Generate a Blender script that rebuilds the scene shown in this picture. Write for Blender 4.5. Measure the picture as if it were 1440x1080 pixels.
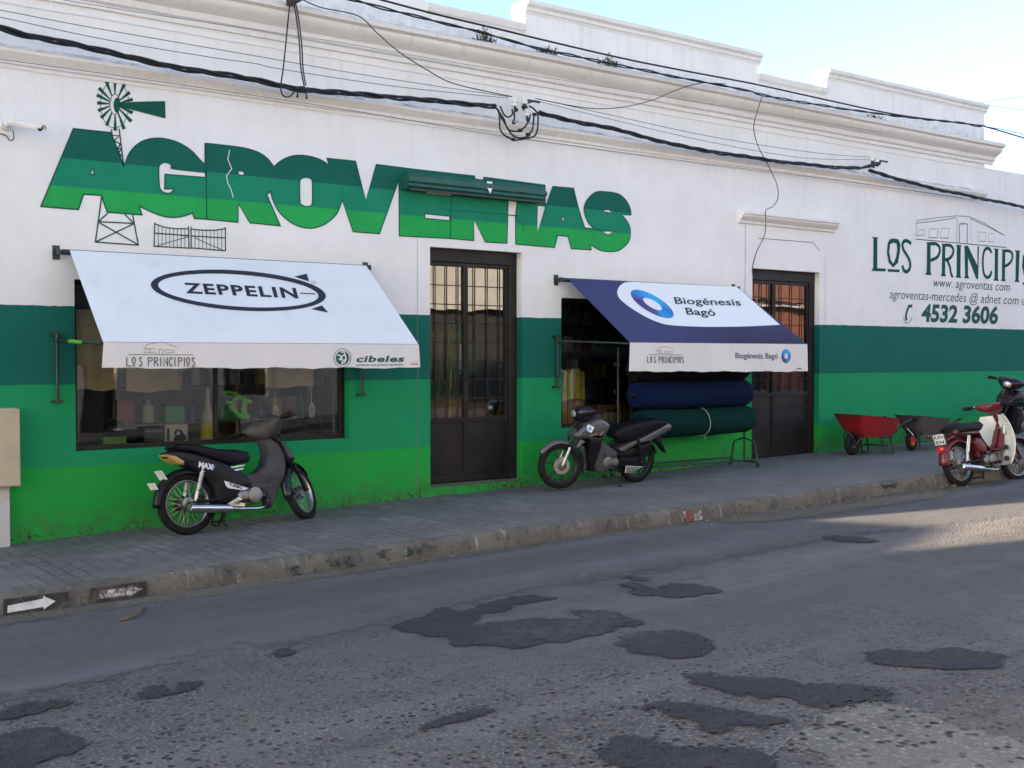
import bpy, bmesh, math, random
from mathutils import Vector, Matrix, Quaternion
from mathutils.geometry import tessellate_polygon
for _o in list(bpy.data.objects): bpy.data.objects.remove(_o)
R = math.radians
random.seed(7)
SC = bpy.context.scene
COL = SC.collection

# ------------------------------------------------------------------ camera
TH, PT, FPX, D, ZC = R(35.9), R(1.43), 1600.0, 11.73, 1.9
FW = Vector((math.sin(TH)*math.cos(PT), math.cos(TH)*math.cos(PT), -math.sin(PT)))
RT = Vector((math.cos(TH), -math.sin(TH), 0))
UP = RT.cross(FW)
cam = bpy.data.cameras.new('camera'); camo = bpy.data.objects.new('camera', cam); COL.objects.link(camo)
camo.matrix_world = Matrix((( RT.x, UP.x, -FW.x, 0), (RT.y, UP.y, -FW.y, -D), (RT.z, UP.z, -FW.z, ZC), (0,0,0,1)))
cam.sensor_width = 36.0; cam.lens = 36.0*FPX/1440; cam.clip_start = 0.05; cam.clip_end = 2000
SC.camera = camo

# ------------------------------------------------------------------ light: low sun along the street, behind the shop's left end
SUN_AZ, SUN_EL = R(16.0), R(10.5)
TOSUN = Vector((-math.cos(SUN_AZ)*math.cos(SUN_EL), math.sin(SUN_AZ)*math.cos(SUN_EL), math.sin(SUN_EL)))
sl = bpy.data.lights.new('sun', 'SUN'); sl.energy = 5.0; sl.angle = R(0.55); sl.color = (1.0, 0.80, 0.54)
so = bpy.data.objects.new('sun', sl); COL.objects.link(so)
so.rotation_euler = (-TOSUN).to_track_quat('-Z', 'Y').to_euler(); so.location = (-20, 8, 20)
wd = bpy.data.worlds.new('World'); SC.world = wd; wd.use_nodes = True
wn = wd.node_tree
sk = wn.nodes.new('ShaderNodeTexSky'); sk.sky_type = 'NISHITA'; sk.sun_disc = False
sk.sun_elevation = SUN_EL; sk.sun_rotation = math.atan2(TOSUN.x, TOSUN.y)
sk.air_density = 0.7; sk.dust_density = 2.0; sk.ozone_density = 1.0
wn.nodes['Background'].inputs['Strength'].default_value = 0.085
wn.links.new(sk.outputs[0], wn.nodes['Background'].inputs['Color'])
SC.view_settings.view_transform = 'Standard'; SC.view_settings.look = 'None'
SC.view_settings.exposure = 2.94; SC.view_settings.gamma = 1.0
SC.render.engine = 'CYCLES'

# ------------------------------------------------------------------ measuring helpers (photo pixel -> point on a real plane)
def ray(u, v): return FW + RT*((u-720)/FPX) + UP*((540-v)/FPX)
CAMP = Vector((0, -D, ZC))
def W(u, v, Y=0.0):
    d = ray(u, v); return CAMP + d*((Y+D)/d.y)
def PLN(u, v, p0, n):
    d = ray(u, v); return CAMP + d*((p0-CAMP).dot(n)/d.dot(n))
def SW(x): return 0.02 + 0.0235*x                 # pavement height, the street climbs to the right
KH = 0.16
def KY(x): return -2.42 - 0.05*(x-1.9) if x > 1.9 else -2.42   # kerb line
def GS(u, v, dz=0.0):                             # pixel -> pavement
    d = ray(u, v); t = (0.02+dz-ZC)/(d.z-0.0235*d.x); p = CAMP + d*t; return p
def GR(u, v, dz=0.0): return GS(u, v, dz-KH)      # pixel -> road

# ------------------------------------------------------------------ mesh helpers
class MB:
    def __init__(s): s.v=[]; s.f=[]; s.m=[]
    def add(s, vs, fs, mi=0):
        o=len(s.v); s.v += [tuple(p) for p in vs]
        for f in fs: s.f.append([i+o for i in f]); s.m.append(mi)
    def box(s, c, d, mi=0, M=None):
        x,y,z=[k/2 for k in d]; c=Vector(c)
        vs=[Vector((a*x,b*y,e*z)) for a in(-1,1) for b in(-1,1) for e in(-1,1)]
        if M is not None: vs=[M@p for p in vs]
        s.add([c+p for p in vs], [(0,1,3,2),(4,6,7,5),(0,4,5,1),(2,3,7,6),(0,2,6,4),(1,5,7,3)], mi)
    def bb(s, a, b, mi=0):
        s.box([(a[i]+b[i])/2 for i in range(3)], [abs(b[i]-a[i]) for i in range(3)], mi)
    def tube(s, pts, r, n=8, mi=0, cap=True, rs=None):
        pts=[Vector(p) for p in pts]; rings=[]; N=len(pts)
        t0=(pts[1]-pts[0]).normalized()
        u=t0.cross(Vector((0,0,1)))
        if u.length<1e-3: u=t0.cross(Vector((0,1,0)))
        u.normalize()
        vs=[]
        for i,p in enumerate(pts):
            a=pts[max(i-1,0)]; b=pts[min(i+1,N-1)]; t=(b-a).normalized()
            u=(u-t*u.dot(t)).normalized(); w=t.cross(u)
            rr=rs[i] if rs else r
            for k in range(n):
                an=2*math.pi*k/n; vs.append(p+(u*math.cos(an)+w*math.sin(an))*rr)
        fs=[]
        for i in range(N-1):
            for k in range(n):
                a=i*n+k; b=i*n+(k+1)%n; fs.append((a,b,b+n,a+n))
        if cap: fs.append(tuple(reversed(range(n)))); fs.append(tuple(range((N-1)*n,N*n)))
        s.add(vs,fs,mi)
    def cyl(s, a, b, r, n=16, mi=0, r2=None):
        s.tube([a,b], r, n, mi, True, [r, r if r2 is None else r2])
    def lathe(s, prof, o, ax, n=32, mi=0, closed=False):
        # prof: list of (radius, along axis)
        ax=Vector(ax).normalized(); u=ax.cross(Vector((0,0,1)))
        if u.length<1e-3: u=ax.cross(Vector((1,0,0)))
        u.normalize(); w=ax.cross(u); o=Vector(o); vs=[]
        for r,h in prof:
            for k in range(n):
                an=2*math.pi*k/n; vs.append(o+ax*h+(u*math.cos(an)+w*math.sin(an))*r)
        P=len(prof); fs=[]
        for i in range(P if closed else P-1):
            j=(i+1)%P
            for k in range(n): fs.append((i*n+k,i*n+(k+1)%n,j*n+(k+1)%n,j*n+k))
        s.add(vs,fs,mi)
    def ball(s, c, r, n=16, mi=0, sc=(1,1,1), M=None):
        c=Vector(c); vs=[];fs=[];m=n//2
        for i in range(m+1):
            t=math.pi*i/m
            for k in range(n):
                a=2*math.pi*k/n
                p=Vector((r*sc[0]*math.sin(t)*math.cos(a), r*sc[1]*math.sin(t)*math.sin(a), r*sc[2]*math.cos(t)))
                vs.append(c+(M@p if M is not None else p))
        for i in range(m):
            for k in range(n): fs.append((i*n+k,(i+1)*n+k,(i+1)*n+(k+1)%n,i*n+(k+1)%n))
        s.add(vs,fs,mi)
    def poly(s, loops, fn, mi=0):
        # loops of 2d points (first outer, then holes) mapped through fn to 3d
        L=[[Vector((p[0],p[1],0)) for p in l] for l in loops]
        tri=tessellate_polygon(L); flat=[p for l in loops for p in l]
        s.add([fn(*p) for p in flat], [tuple(t) for t in tri], mi)
    def slab(s, outline, fn, y0, y1, mi=0):
        # outline (a,b) -> fn(a,b,y): prism with caps
        n=len(outline); vs=[fn(a,b,y0) for a,b in outline]+[fn(a,b,y1) for a,b in outline]
        tri=tessellate_polygon([[Vector((p[0],p[1],0)) for p in outline]])
        fs=[tuple(t) for t in tri]+[tuple(n+i for i in reversed(t)) for t in tri]
        fs+=[(i,(i+1)%n,n+(i+1)%n,n+i) for i in range(n)]
        s.add(vs,fs,mi)
    def puff(s, outline, w, ins=0.02, mi=0, y0=0.0, T=None, wf=None):
        # rounded slab in the x-z plane: outline of (x,z), half width w in y
        o=resample(outline, 0.02); n=len(o)
        ctr=Vector((sum(p[0] for p in o)/n, sum(p[1] for p in o)/n))
        nor=[]
        ar=sum(o[i][0]*o[(i+1)%n][1]-o[(i+1)%n][0]*o[i][1] for i in range(n))
        for i in range(n):
            t=Vector(o[(i+2)%n])-Vector(o[i-2]); q=Vector((-t.y,t.x)); q.normalize()
            nor.append(q if ar>0 else -q)
        lev=[(1.0,1.0),(0.93,0.45),(0.7,0.1),(0.3,0.0)]
        rings=[(-a,b) for a,b in lev]+[(a,b) for a,b in reversed(lev)]
        vs=[]
        for a,b in rings:
            for i in range(n):
                p=Vector(o[i])+nor[i]*(ins*b)
                ww=w*(wf(p.x,p.y) if wf else 1.0)
                q=Vector((p.x,y0+ww*a,p.y)); vs.append(T@q if T is not None else q)
        fs=[]
        for r in range(len(rings)-1):
            for i in range(n): fs.append((r*n+i,r*n+(i+1)%n,(r+1)*n+(i+1)%n,(r+1)*n+i))
        base=[Vector((Vector(o[i])+nor[i]*ins).to_tuple()+(0,)) for i in range(n)]
        tri=tessellate_polygon([base]); k=(len(rings)-1)*n
        fs+=[tuple(reversed(t)) for t in tri]+[tuple(k+i for i in t) for t in tri]
        s.add(vs,fs,mi)
    def loft(s, rings, mi=0, cap=True):
        n=len(rings[0]); vs=[p for r in rings for p in r]; fs=[]
        for i in range(len(rings)-1):
            for k in range(n): fs.append((i*n+k,i*n+(k+1)%n,(i+1)*n+(k+1)%n,(i+1)*n+k))
        if cap: fs.append(tuple(reversed(range(n)))); fs.append(tuple(range((len(rings)-1)*n,len(rings)*n)))
        s.add(vs,fs,mi)
    def strip(s, pts, w, fn, mi=0, closed=False):
        # flat ribbon of width w along 2d points
        P=[Vector(p) for p in pts]; n=len(P); Lf=[];Rt=[]
        for i in range(n):
            a=P[i-1] if (i>0 or closed) else P[i]; b=P[(i+1)%n] if (i<n-1 or closed) else P[i]
            d1=(P[i]-a); d2=(b-P[i])
            if d1.length<1e-9: d1=d2
            if d2.length<1e-9: d2=d1
            d1=d1.normalized(); d2=d2.normalized(); n1=Vector((-d1.y,d1.x)); n2=Vector((-d2.y,d2.x))
            m=n1+n2
            if m.length<0.3: m=n1
            else: m=m/max(m.dot(n1),0.45)
            Lf.append(P[i]+m*w/2); Rt.append(P[i]-m*w/2)
        vs=[fn(*p) for p in Lf]+[fn(*p) for p in Rt]
        fs=[(i,(i+1)%n,n+(i+1)%n,n+i) for i in range(n if closed else n-1)]
        s.add(vs,fs,mi)
    def build(s, name, mats, parent=None, smooth=False, bevel=0, angle=40, seg=2, fix=True):
        me=bpy.data.meshes.new(name); me.from_pydata(s.v,[],s.f)
        if not isinstance(mats,(list,tuple)): mats=[mats]
        for m in mats: me.materials.append(m)
        for p,mi in zip(me.polygons,s.m): p.material_index=mi
        if fix:
            b=bmesh.new(); b.from_mesh(me); bmesh.ops.recalc_face_normals(b,faces=b.faces); b.to_mesh(me); b.free()
        if smooth:
            me.polygons.foreach_set('use_smooth',[True]*len(me.polygons))
            try: me.set_sharp_from_angle(angle=R(angle))
            except Exception: pass
        o=bpy.data.objects.new(name,me); COL.objects.link(o)
        if parent is not None:
            o.parent=parent; o.matrix_parent_inverse=Matrix.Identity(4)
            if s.worldspace: o.matrix_parent_inverse=PINV.get(parent.name, Matrix.Identity(4))
        if bevel:
            md=o.modifiers.new('bevel','BEVEL'); md.width=bevel; md.segments=seg; md.limit_method='ANGLE'; md.angle_limit=R(35)
        return o
    worldspace=True
PINV={}
def resample(pts, step):
    out=[];n=len(pts)
    for i in range(n):
        a=Vector(pts[i]);b=Vector(pts[(i+1)%n]);k=max(1,int((b-a).length/step))
        for j in range(k): out.append(tuple(a.lerp(b,j/k)))
    return out
def smooth2(pts, it=2, closed=True):
    P=[Vector(p) for p in pts]
    for _ in range(it):
        Q=[];n=len(P)
        if not closed: Q.append(P[0])
        for i in range(n if closed else n-1):
            a=P[i];b=P[(i+1)%n]; Q+= [a*.75+b*.25, a*.25+b*.75]
        if not closed: Q.append(P[-1])
        P=Q
    return [tuple(p) for p in P]
def spline(pts, n=8, closed=False):
    P=[Vector(p) for p in pts]; N=len(P); out=[]
    for i in range(N if closed else N-1):
        if closed: a,b,c,d=P[i-1],P[i],P[(i+1)%N],P[(i+2)%N]
        else: a,b,c,d=P[max(i-1,0)],P[i],P[i+1],P[min(i+2,N-1)]
        for k in range(n):
            t=k/n
            out.append(0.5*((2*b)+(c-a)*t+(2*a-5*b+4*c-d)*t*t+(3*b-a-3*c+d)*t**3))
    if not closed: out.append(P[-1])
    return out
def thing(name, label, cat, loc=(0,0,0), group=None):
    o=bpy.data.objects.new(name,None); o.empty_display_size=0.1; COL.objects.link(o); o.location=loc
    o['label']=label; o['category']=cat
    if group: o['group']=group
    PINV[o.name]=Matrix.Translation(-Vector(loc))
    return o
def tag(o, label, cat, group=None):
    o['label']=label; o['category']=cat
    if group: o['group']=group
    return o
def struct(o, kind='structure'):
    o['kind']=kind; return o
def sub(o, label): o['label']=label; return o

# ------------------------------------------------------------------ materials
MATS={}
def mat(name, col, rough=0.5, metal=0.0, var=0.0, scale=8.0, bump=0.0, bscale=60.0, coat=0.0, spec=0.5, dirt=None, dirt_amt=0.0, dscale=3.0, sheen=0):
    if name in MATS: return MATS[name]
    m=bpy.data.materials.new(name); m.use_nodes=True; nt=m.node_tree; N=nt.nodes; L=nt.links
    b=N['Principled BSDF']; b.inputs['Base Color'].default_value=(*col,1); b.inputs['Roughness'].default_value=rough
    b.inputs['Metallic'].default_value=metal; b.inputs['Coat Weight'].default_value=coat; b.inputs['Specular IOR Level'].default_value=spec
    tc=N.new('ShaderNodeTexCoord'); out=None
    if var>0 or dirt:
        n=N.new('ShaderNodeTexNoise'); n.inputs['Scale'].default_value=scale; n.inputs['Detail'].default_value=6; L.new(tc.outputs['Object'],n.inputs['Vector'])
        mr=N.new('ShaderNodeMapRange'); mr.inputs['From Min'].default_value=.3; mr.inputs['From Max'].default_value=.7
        mr.inputs['To Min'].default_value=1-var; mr.inputs['To Max'].default_value=1+var; L.new(n.outputs['Fac'],mr.inputs['Value'])
        mx=N.new('ShaderNodeVectorMath'); mx.operation='SCALE'; mx.inputs[0].default_value=col; L.new(mr.outputs[0],mx.inputs['Scale']); out=mx.outputs[0]
        if dirt:
            n2=N.new('ShaderNodeTexNoise'); n2.inputs['Scale'].default_value=dscale; n2.inputs['Detail'].default_value=8; n2.inputs['Roughness'].default_value=.65; L.new(tc.outputs['Object'],n2.inputs['Vector'])
            cr=N.new('ShaderNodeMapRange'); cr.inputs['From Min'].default_value=.48; cr.inputs['From Max'].default_value=.72; cr.inputs['To Max'].default_value=dirt_amt; L.new(n2.outputs['Fac'],cr.inputs['Value'])
            mm=N.new('ShaderNodeMixRGB'); L.new(cr.outputs[0],mm.inputs[0]); L.new(out,mm.inputs[1]); mm.inputs[2].default_value=(*dirt,1); out=mm.outputs[0]
        L.new(out,b.inputs['Base Color'])
    if bump>0:
        n=N.new('ShaderNodeTexNoise'); n.inputs['Scale'].default_value=bscale; n.inputs['Detail'].default_value=5; L.new(tc.outputs['Object'],n.inputs['Vector'])
        bp=N.new('ShaderNodeBump'); bp.inputs['Strength'].default_value=bump; bp.inputs['Distance'].default_value=.01; L.new(n.outputs['Fac'],bp.inputs['Height']); L.new(bp.outputs[0],b.inputs['Normal'])
    MATS[name]=m; return m
class NT:
    def __init__(s,m): s.t=m.node_tree; s.N=s.t.nodes; s.L=s.t.links; s.b=s.N.get('Principled BSDF')
    def n(s,typ,ins=None,**kw):
        o=s.N.new(typ)
        for k,v in kw.items(): setattr(o,k,v)
        for k,v in (ins or {}).items():
            if hasattr(v,'links') or hasattr(v,'is_output'): s.L.new(v,o.inputs[k])
            else: o.inputs[k].default_value=v
        return o
    def math(s,op,a,b=0.0,c=None,clamp=False):
        o=s.N.new('ShaderNodeMath'); o.operation=op; o.use_clamp=clamp
        for i,v in enumerate((a,b) if c is None else (a,b,c)):
            if hasattr(v,'is_output'): s.L.new(v,o.inputs[i])
            else: o.inputs[i].default_value=v
        return o.outputs[0]
    def mix(s,f,a,b):
        o=s.N.new('ShaderNodeMixRGB')
        for i,v in enumerate((f,a,b)):
            if hasattr(v,'is_output'): s.L.new(v,o.inputs[i])
            elif i==0: o.inputs[0].default_value=v
            else: o.inputs[i].default_value=(*v,1)
        return o.outputs[0]
    def rng(s,v,a,b,c=0.0,d=1.0):
        o=s.N.new('ShaderNodeMapRange'); s.L.new(v,o.inputs['Value'])
        for k,x in zip(('From Min','From Max','To Min','To Max'),(a,b,c,d)): o.inputs[k].default_value=x
        return o.outputs[0]
    def noise(s,vec,scale,detail=5,rough=.55):
        o=s.N.new('ShaderNodeTexNoise'); s.L.new(vec,o.inputs['Vector']); o.inputs['Scale'].default_value=scale; o.inputs['Detail'].default_value=detail; o.inputs['Roughness'].default_value=rough
        return o.outputs['Fac']
def newmat(name):
    m=bpy.data.materials.new(name); m.use_nodes=True; MATS[name]=m; return m, NT(m)

def glass(name, tint=(0.84,0.87,0.85), refl=0.02, ior=1.5):
    m,t=newmat(name); t.N.remove(t.b)
    fr=t.n('ShaderNodeFresnel',{'IOR':ior}); f=t.math('ADD',t.math('MULTIPLY',fr.outputs[0],1.25),refl,clamp=True)
    tr=t.n('ShaderNodeBsdfTransparent',{'Color':(*tint,1)}); gl=t.n('ShaderNodeBsdfGlossy',{'Color':(.82,.88,.96,1),'Roughness':0.0})
    geo=t.n('ShaderNodeNewGeometry'); nz=t.noise(geo.outputs['Position'],1.3,2); bp=t.n('ShaderNodeBump',{'Strength':.05,'Distance':.05,'Height':nz}); t.L.new(bp.outputs[0],gl.inputs['Normal'])
    mx=t.n('ShaderNodeMixShader'); t.L.new(f,mx.inputs[0]); t.L.new(tr.outputs[0],mx.inputs[1]); t.L.new(gl.outputs[0],mx.inputs[2])
    t.L.new(mx.outputs[0],t.N['Material Output'].inputs['Surface']); return m

# wall paint in horizontal colour bands (by real height)
GZ=(0.795,1.615,2.39)
def wall_paint():
    m,t=newmat('wall_paint')
    geo=t.n('ShaderNodeNewGeometry'); pos=geo.outputs['Position']; sx=t.n('ShaderNodeSeparateXYZ',{0:pos}); z=sx.outputs['Z']
    wob=t.math('ADD',z,t.rng(t.noise(pos,5.0,6,.7),.3,.7,-.007,.007))
    c=t.mix(t.math('GREATER_THAN',wob,GZ[0]),(.018,.35,.058),(.012,.285,.118))
    c=t.mix(t.math('GREATER_THAN',wob,GZ[1]),c,(.009,.130,.098))
    white=t.mix(t.rng(t.noise(pos,.9,5),.35,.65),(.80,.79,.78),(.83,.82,.81))
    stv=t.n('ShaderNodeVectorMath',{0:pos,1:(9.0,9.0,.55)},operation='MULTIPLY')
    streak=t.rng(t.noise(stv.outputs[0],1.0,6,.6),.52,.75)
    top=t.math('MULTIPLY',streak,t.rng(z,3.6,5.6,.06,.30))
    white=t.mix(top,white,(.52,.47,.40))
    c=t.mix(t.math('GREATER_THAN',wob,GZ[2]),c,white)
    v=t.rng(t.noise(pos,1.6,7,.6),.3,.7,.95,1.04)
    cs=t.n('ShaderNodeVectorMath',{0:c},operation='SCALE'); t.L.new(v,cs.inputs['Scale']); c=cs.outputs[0]
    gp=t.math('MULTIPLY',t.math('MULTIPLY',t.rng(z,6.02,5.78),t.math('GREATER_THAN',z,5.7)),t.rng(t.noise(pos,8,8,.72),.40,.60)); c=t.mix(t.math('MULTIPLY',gp,.5),c,(.30,.30,.32))
    # splash dirt near the pavement
    gh=t.math('SUBTRACT',z,t.math('MULTIPLY_ADD',sx.outputs['X'],.0235,.02))
    dm=t.math('MULTIPLY',t.rng(gh,.38,.0),t.rng(t.noise(pos,7,7,.7),.38,.62))
    c=t.mix(t.math('MULTIPLY',dm,.72),c,(.07,.065,.05))
    chip=t.math('MULTIPLY',t.math('GREATER_THAN',t.noise(pos,20,6,.7),.58),t.rng(gh,.14,.03))
    c=t.mix(chip,c,(.035,.03,.025))
    t.L.new(c,t.b.inputs['Base Color']); t.b.inputs['Roughness'].default_value=.75; t.b.inputs['Specular IOR Level'].default_value=.15
    h=t.math('ADD',t.math('MULTIPLY',t.noise(pos,130,4),.35),t.math('MULTIPLY',t.noise(pos,7,5),1.5))
    bp=t.n('ShaderNodeBump',{'Strength':.35,'Distance':.012,'Height':h}); t.L.new(bp.outputs[0],t.b.inputs['Normal'])
    return m
M_WALL=wall_paint()
def moulding_mat():
    m,t=newmat('moulding_paint')
    geo=t.n('ShaderNodeNewGeometry'); pos=geo.outputs['Position']
    nz=t.n('ShaderNodeSeparateXYZ',{0:geo.outputs['Normal']}).outputs['Z']
    c=t.mix(t.rng(t.noise(pos,1.5,6,.6),.35,.65),(.80,.79,.79),(.75,.735,.71))
    grime=t.math('MULTIPLY',t.rng(t.noise(pos,5,8,.7),.42,.60),t.rng(nz,.25,.8,.0,.6))
    c=t.mix(grime,c,(.10,.10,.115))
    stv=t.n('ShaderNodeVectorMath',{0:pos,1:(11.0,11.0,.8)},operation='MULTIPLY')
    c=t.mix(t.rng(t.noise(stv.outputs[0],1.0,6,.6),.55,.8,.0,.5),c,(.50,.46,.41))
    t.L.new(c,t.b.inputs['Base Color']); t.b.inputs['Roughness'].default_value=.7
    bp=t.n('ShaderNodeBump',{'Strength':.4,'Distance':.008,'Height':t.noise(pos,60,5)}); t.L.new(bp.outputs[0],t.b.inputs['Normal'])
    return m
M_MOULD=moulding_mat()

# road surfaces -------------------------------------------------------------
def road_mat(name, base, dark, light, stone_scale=26., stone_amt=.6, pit=.5, rough=.85, blot=.25, zone=False, cut=None):
    m,t=newmat(name)
    geo=t.n('ShaderNodeNewGeometry'); pos=geo.outputs['Position']
    big=t.rng(t.noise(pos,.55,6,.6),.32,.68); med=t.rng(t.noise(pos,3.2,7,.65),.3,.7)
    wv=t.n('ShaderNodeVectorMath',{0:pos},operation='ADD')
    nz=t.n('ShaderNodeTexNoise',{'Scale':9.,'Detail':3.}); t.L.new(pos,nz.inputs['Vector'])
    sc=t.n('ShaderNodeVectorMath',{0:nz.outputs['Color']},operation='SCALE'); sc.inputs['Scale'].default_value=.05; t.L.new(sc.outputs[0],wv.inputs[1])
    vo=t.n('ShaderNodeTexVoronoi',{'Scale':stone_scale,'Randomness':1.},feature='F1'); t.L.new(wv.outputs[0],vo.inputs['Vector'])
    st=t.rng(vo.outputs['Distance'],.18,.55,1.,0.)                       # stone tops
    vsep=t.n('ShaderNodeSeparateXYZ',{0:vo.outputs['Color']})
    fine=t.noise(pos,180,4,.7)
    c=t.mix(med,base,tuple(k*(1-blot) for k in base))
    c=t.mix(t.math('MULTIPLY',big,.55),c,dark)
    tv=t.n('ShaderNodeVectorMath',{0:pos,1:(.10,1.5,1.0)},operation='MULTIPLY'); trk=t.noise(tv.outputs[0],1.0,4,.6)
    c=t.mix(t.rng(trk,.50,.66,0.,.45),c,tuple(min(.5,k*1.55) for k in base)); c=t.mix(t.rng(trk,.46,.34,0.,.5),c,tuple(k*.8 for k in dark))
    oil=t.math('MULTIPLY',t.rng(t.noise(pos,.9,3,.5),.60,.68),t.rng(t.noise(pos,6,6,.7),.35,.6)); c=t.mix(t.math('MULTIPLY',oil,.5),c,tuple(k*.55 for k in dark))
    dust=t.math('MULTIPLY',t.rng(t.noise(pos,.45,6,.7),.52,.66),t.rng(t.noise(pos,11,6,.7),.4,.62)); c=t.mix(t.math('MULTIPLY',dust,.35),c,(.20,.19,.165))
    worn=t.rng(t.noise(pos,1.1,6,.62),.36,.54)
    if zone:
        xyz=t.n('ShaderNodeSeparateXYZ',{0:pos}); q=t.math('SUBTRACT',t.math('MULTIPLY',xyz.outputs['Y'],-1.0),t.math('MULTIPLY',xyz.outputs['X'],.6))
        q=t.math('ADD',q,t.rng(t.noise(pos,.8,5,.6),.3,.7,-1.1,1.1)); worn=t.math('MULTIPLY',t.rng(q,2.2,4.4,.10,1.),t.rng(worn,0.,1.,.45,1.))
    lt=t.mix(vsep.outputs['X'],light,tuple(k*.62 for k in light))
    c=t.mix(t.math('MULTIPLY',t.math('MULTIPLY',st,worn),stone_amt),c,lt)
    v2=t.n('ShaderNodeTexVoronoi',{'Scale':stone_scale*.58,'Randomness':1.},feature='F1'); t.L.new(wv.outputs[0],v2.inputs['Vector'])
    pm=t.math('MULTIPLY',t.rng(v2.outputs['Distance'],.40,.24),t.math('GREATER_THAN',t.n('ShaderNodeSeparateXYZ',{0:v2.outputs['Color']}).outputs['Y'],.45))
    pm=t.math('MULTIPLY',pm,worn)
    c=t.mix(t.math('MULTIPLY',pm,pit),c,tuple(k*.22 for k in dark))
    g=t.n('ShaderNodeVectorMath',{0:c},operation='SCALE'); t.L.new(t.rng(fine,.25,.75,.72,1.28),g.inputs['Scale'])
    t.L.new(g.outputs[0],t.b.inputs['Base Color']); t.b.inputs['Roughness'].default_value=rough; t.b.inputs['Specular IOR Level'].default_value=.35
    if cut:
        sd=t.n('ShaderNodeAttribute',attribute_name='sd').outputs['Fac']; e,hole=cut
        k=t.math('ADD',sd,t.rng(t.noise(pos,7,6,.65),.3,.7,-e,e)); k=t.math('ADD',k,t.rng(t.noise(pos,45,4,.7),.3,.7,-e*.35,e*.35)); k=t.math('SUBTRACT',k,t.math('MULTIPLY',t.rng(t.noise(pos,5.3,6,.7),.55,.72),hole))
        al=t.rng(k,-.006,.010); t.L.new(al,t.b.inputs['Alpha'])
    h=t.math('ADD',t.math('MULTIPLY',st,.8),t.math('MULTIPLY',fine,.5)); h=t.math('SUBTRACT',h,t.math('MULTIPLY',pm,1.4))
    bp=t.n('ShaderNodeBump',{'Strength':.75,'Distance':.012,'Height':h}); t.L.new(bp.outputs[0],t.b.inputs['Normal'])
    return m
M_ROAD=road_mat('worn_asphalt',(.125,.121,.126),(.080,.078,.084),(.27,.262,.245),34.,.7,1.0,zone=True,blot=.4)
M_STRIP=road_mat('smooth_asphalt',(.122,.122,.134),(.092,.092,.104),(.14,.14,.14),90.,.25,.2,.8,.25,cut=(.16,.22))
M_PATCH=road_mat('tar_patch',(.038,.036,.045),(.028,.027,.034),(.12,.118,.12),40.,.34,.5,.75,.25,cut=(.055,.20))
M_CONC=road_mat('exposed_concrete',(.19,.19,.18),(.12,.12,.118),(.36,.35,.33),26.,.7,1.0,cut=(.10,.16))
M_SEAL=mat('pale_crack_filler',(.155,.153,.148),.85,var=.3,scale=25,bump=.4)

def pave_mat():
    m,t=newmat('pavement_tiles')
    geo=t.n('ShaderNodeNewGeometry'); pos=geo.outputs['Position']; X=t.n('ShaderNodeSeparateXYZ',{0:pos}).outputs['X']
    nz=t.n('ShaderNodeTexNoise',{'Scale':4.,'Detail':3.}); t.L.new(pos,nz.inputs['Vector'])
    sc=t.n('ShaderNodeVectorMath',{0:nz.outputs['Color']},operation='SCALE'); sc.inputs['Scale'].default_value=.03
    ad=t.n('ShaderNodeVectorMath',{0:pos,1:sc.outputs[0]},operation='ADD')
    rot=t.n('ShaderNodeMapping'); rot.inputs['Rotation'].default_value=(0,0,R(88)); t.L.new(ad.outputs[0],rot.inputs['Vector'])
    br=t.n('ShaderNodeTexBrick',{'Scale':1.0,'Mortar Size':.007,'Brick Width':.25,'Row Height':.125,'Mortar Smooth':.2,'Bias':0.,'Color1':(.0,.0,.0,1),'Color2':(1,1,1,1),'Mortar':(.5,.5,.5,1)}); t.L.new(rot.outputs[0],br.inputs['Vector'])
    mort=t.math('MULTIPLY',br.outputs['Fac'],t.rng(X,5.5,11.5,1.,.12)); mort=t.math('MULTIPLY',mort,t.rng(t.noise(pos,2.2,6,.65),.40,.58,.0,1.))
    tile=t.n('ShaderNodeSeparateXYZ',{0:br.outputs['Color']}).outputs['X']
    c=t.mix(tile,(.140,.138,.132),(.215,.208,.196))
    c=t.mix(t.rng(t.noise(pos,1.0,6,.65),.38,.62,.0,.75),c,(.115,.112,.110))
    c=t.mix(t.rng(X,6.,12.,.0,.55),c,(.150,.147,.150))
    c=t.mix(t.rng(t.noise(pos,6,7,.7),.55,.75,.0,.55),c,(.075,.078,.075))
    c=t.mix(t.math('MULTIPLY',mort,.85),c,(.035,.034,.03))
    g=t.n('ShaderNodeVectorMath',{0:c},operation='SCALE'); t.L.new(t.rng(t.noise(pos,140,4,.7),.25,.75,.82,1.18),g.inputs['Scale'])
    t.L.new(g.outputs[0],t.b.inputs['Base Color']); t.b.inputs['Roughness'].default_value=.8; t.b.inputs['Specular IOR Level'].default_value=.3
    h=t.math('SUBTRACT',t.math('MULTIPLY',t.noise(pos,45,5),.5),mort)
    h=t.math('ADD',h,t.math('MULTIPLY',tile,.35))
    bp=t.n('ShaderNodeBump',{'Strength':.6,'Distance':.01,'Height':h}); t.L.new(bp.outputs[0],t.b.inputs['Normal'])
    return m
M_PAVE=pave_mat()
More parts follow.
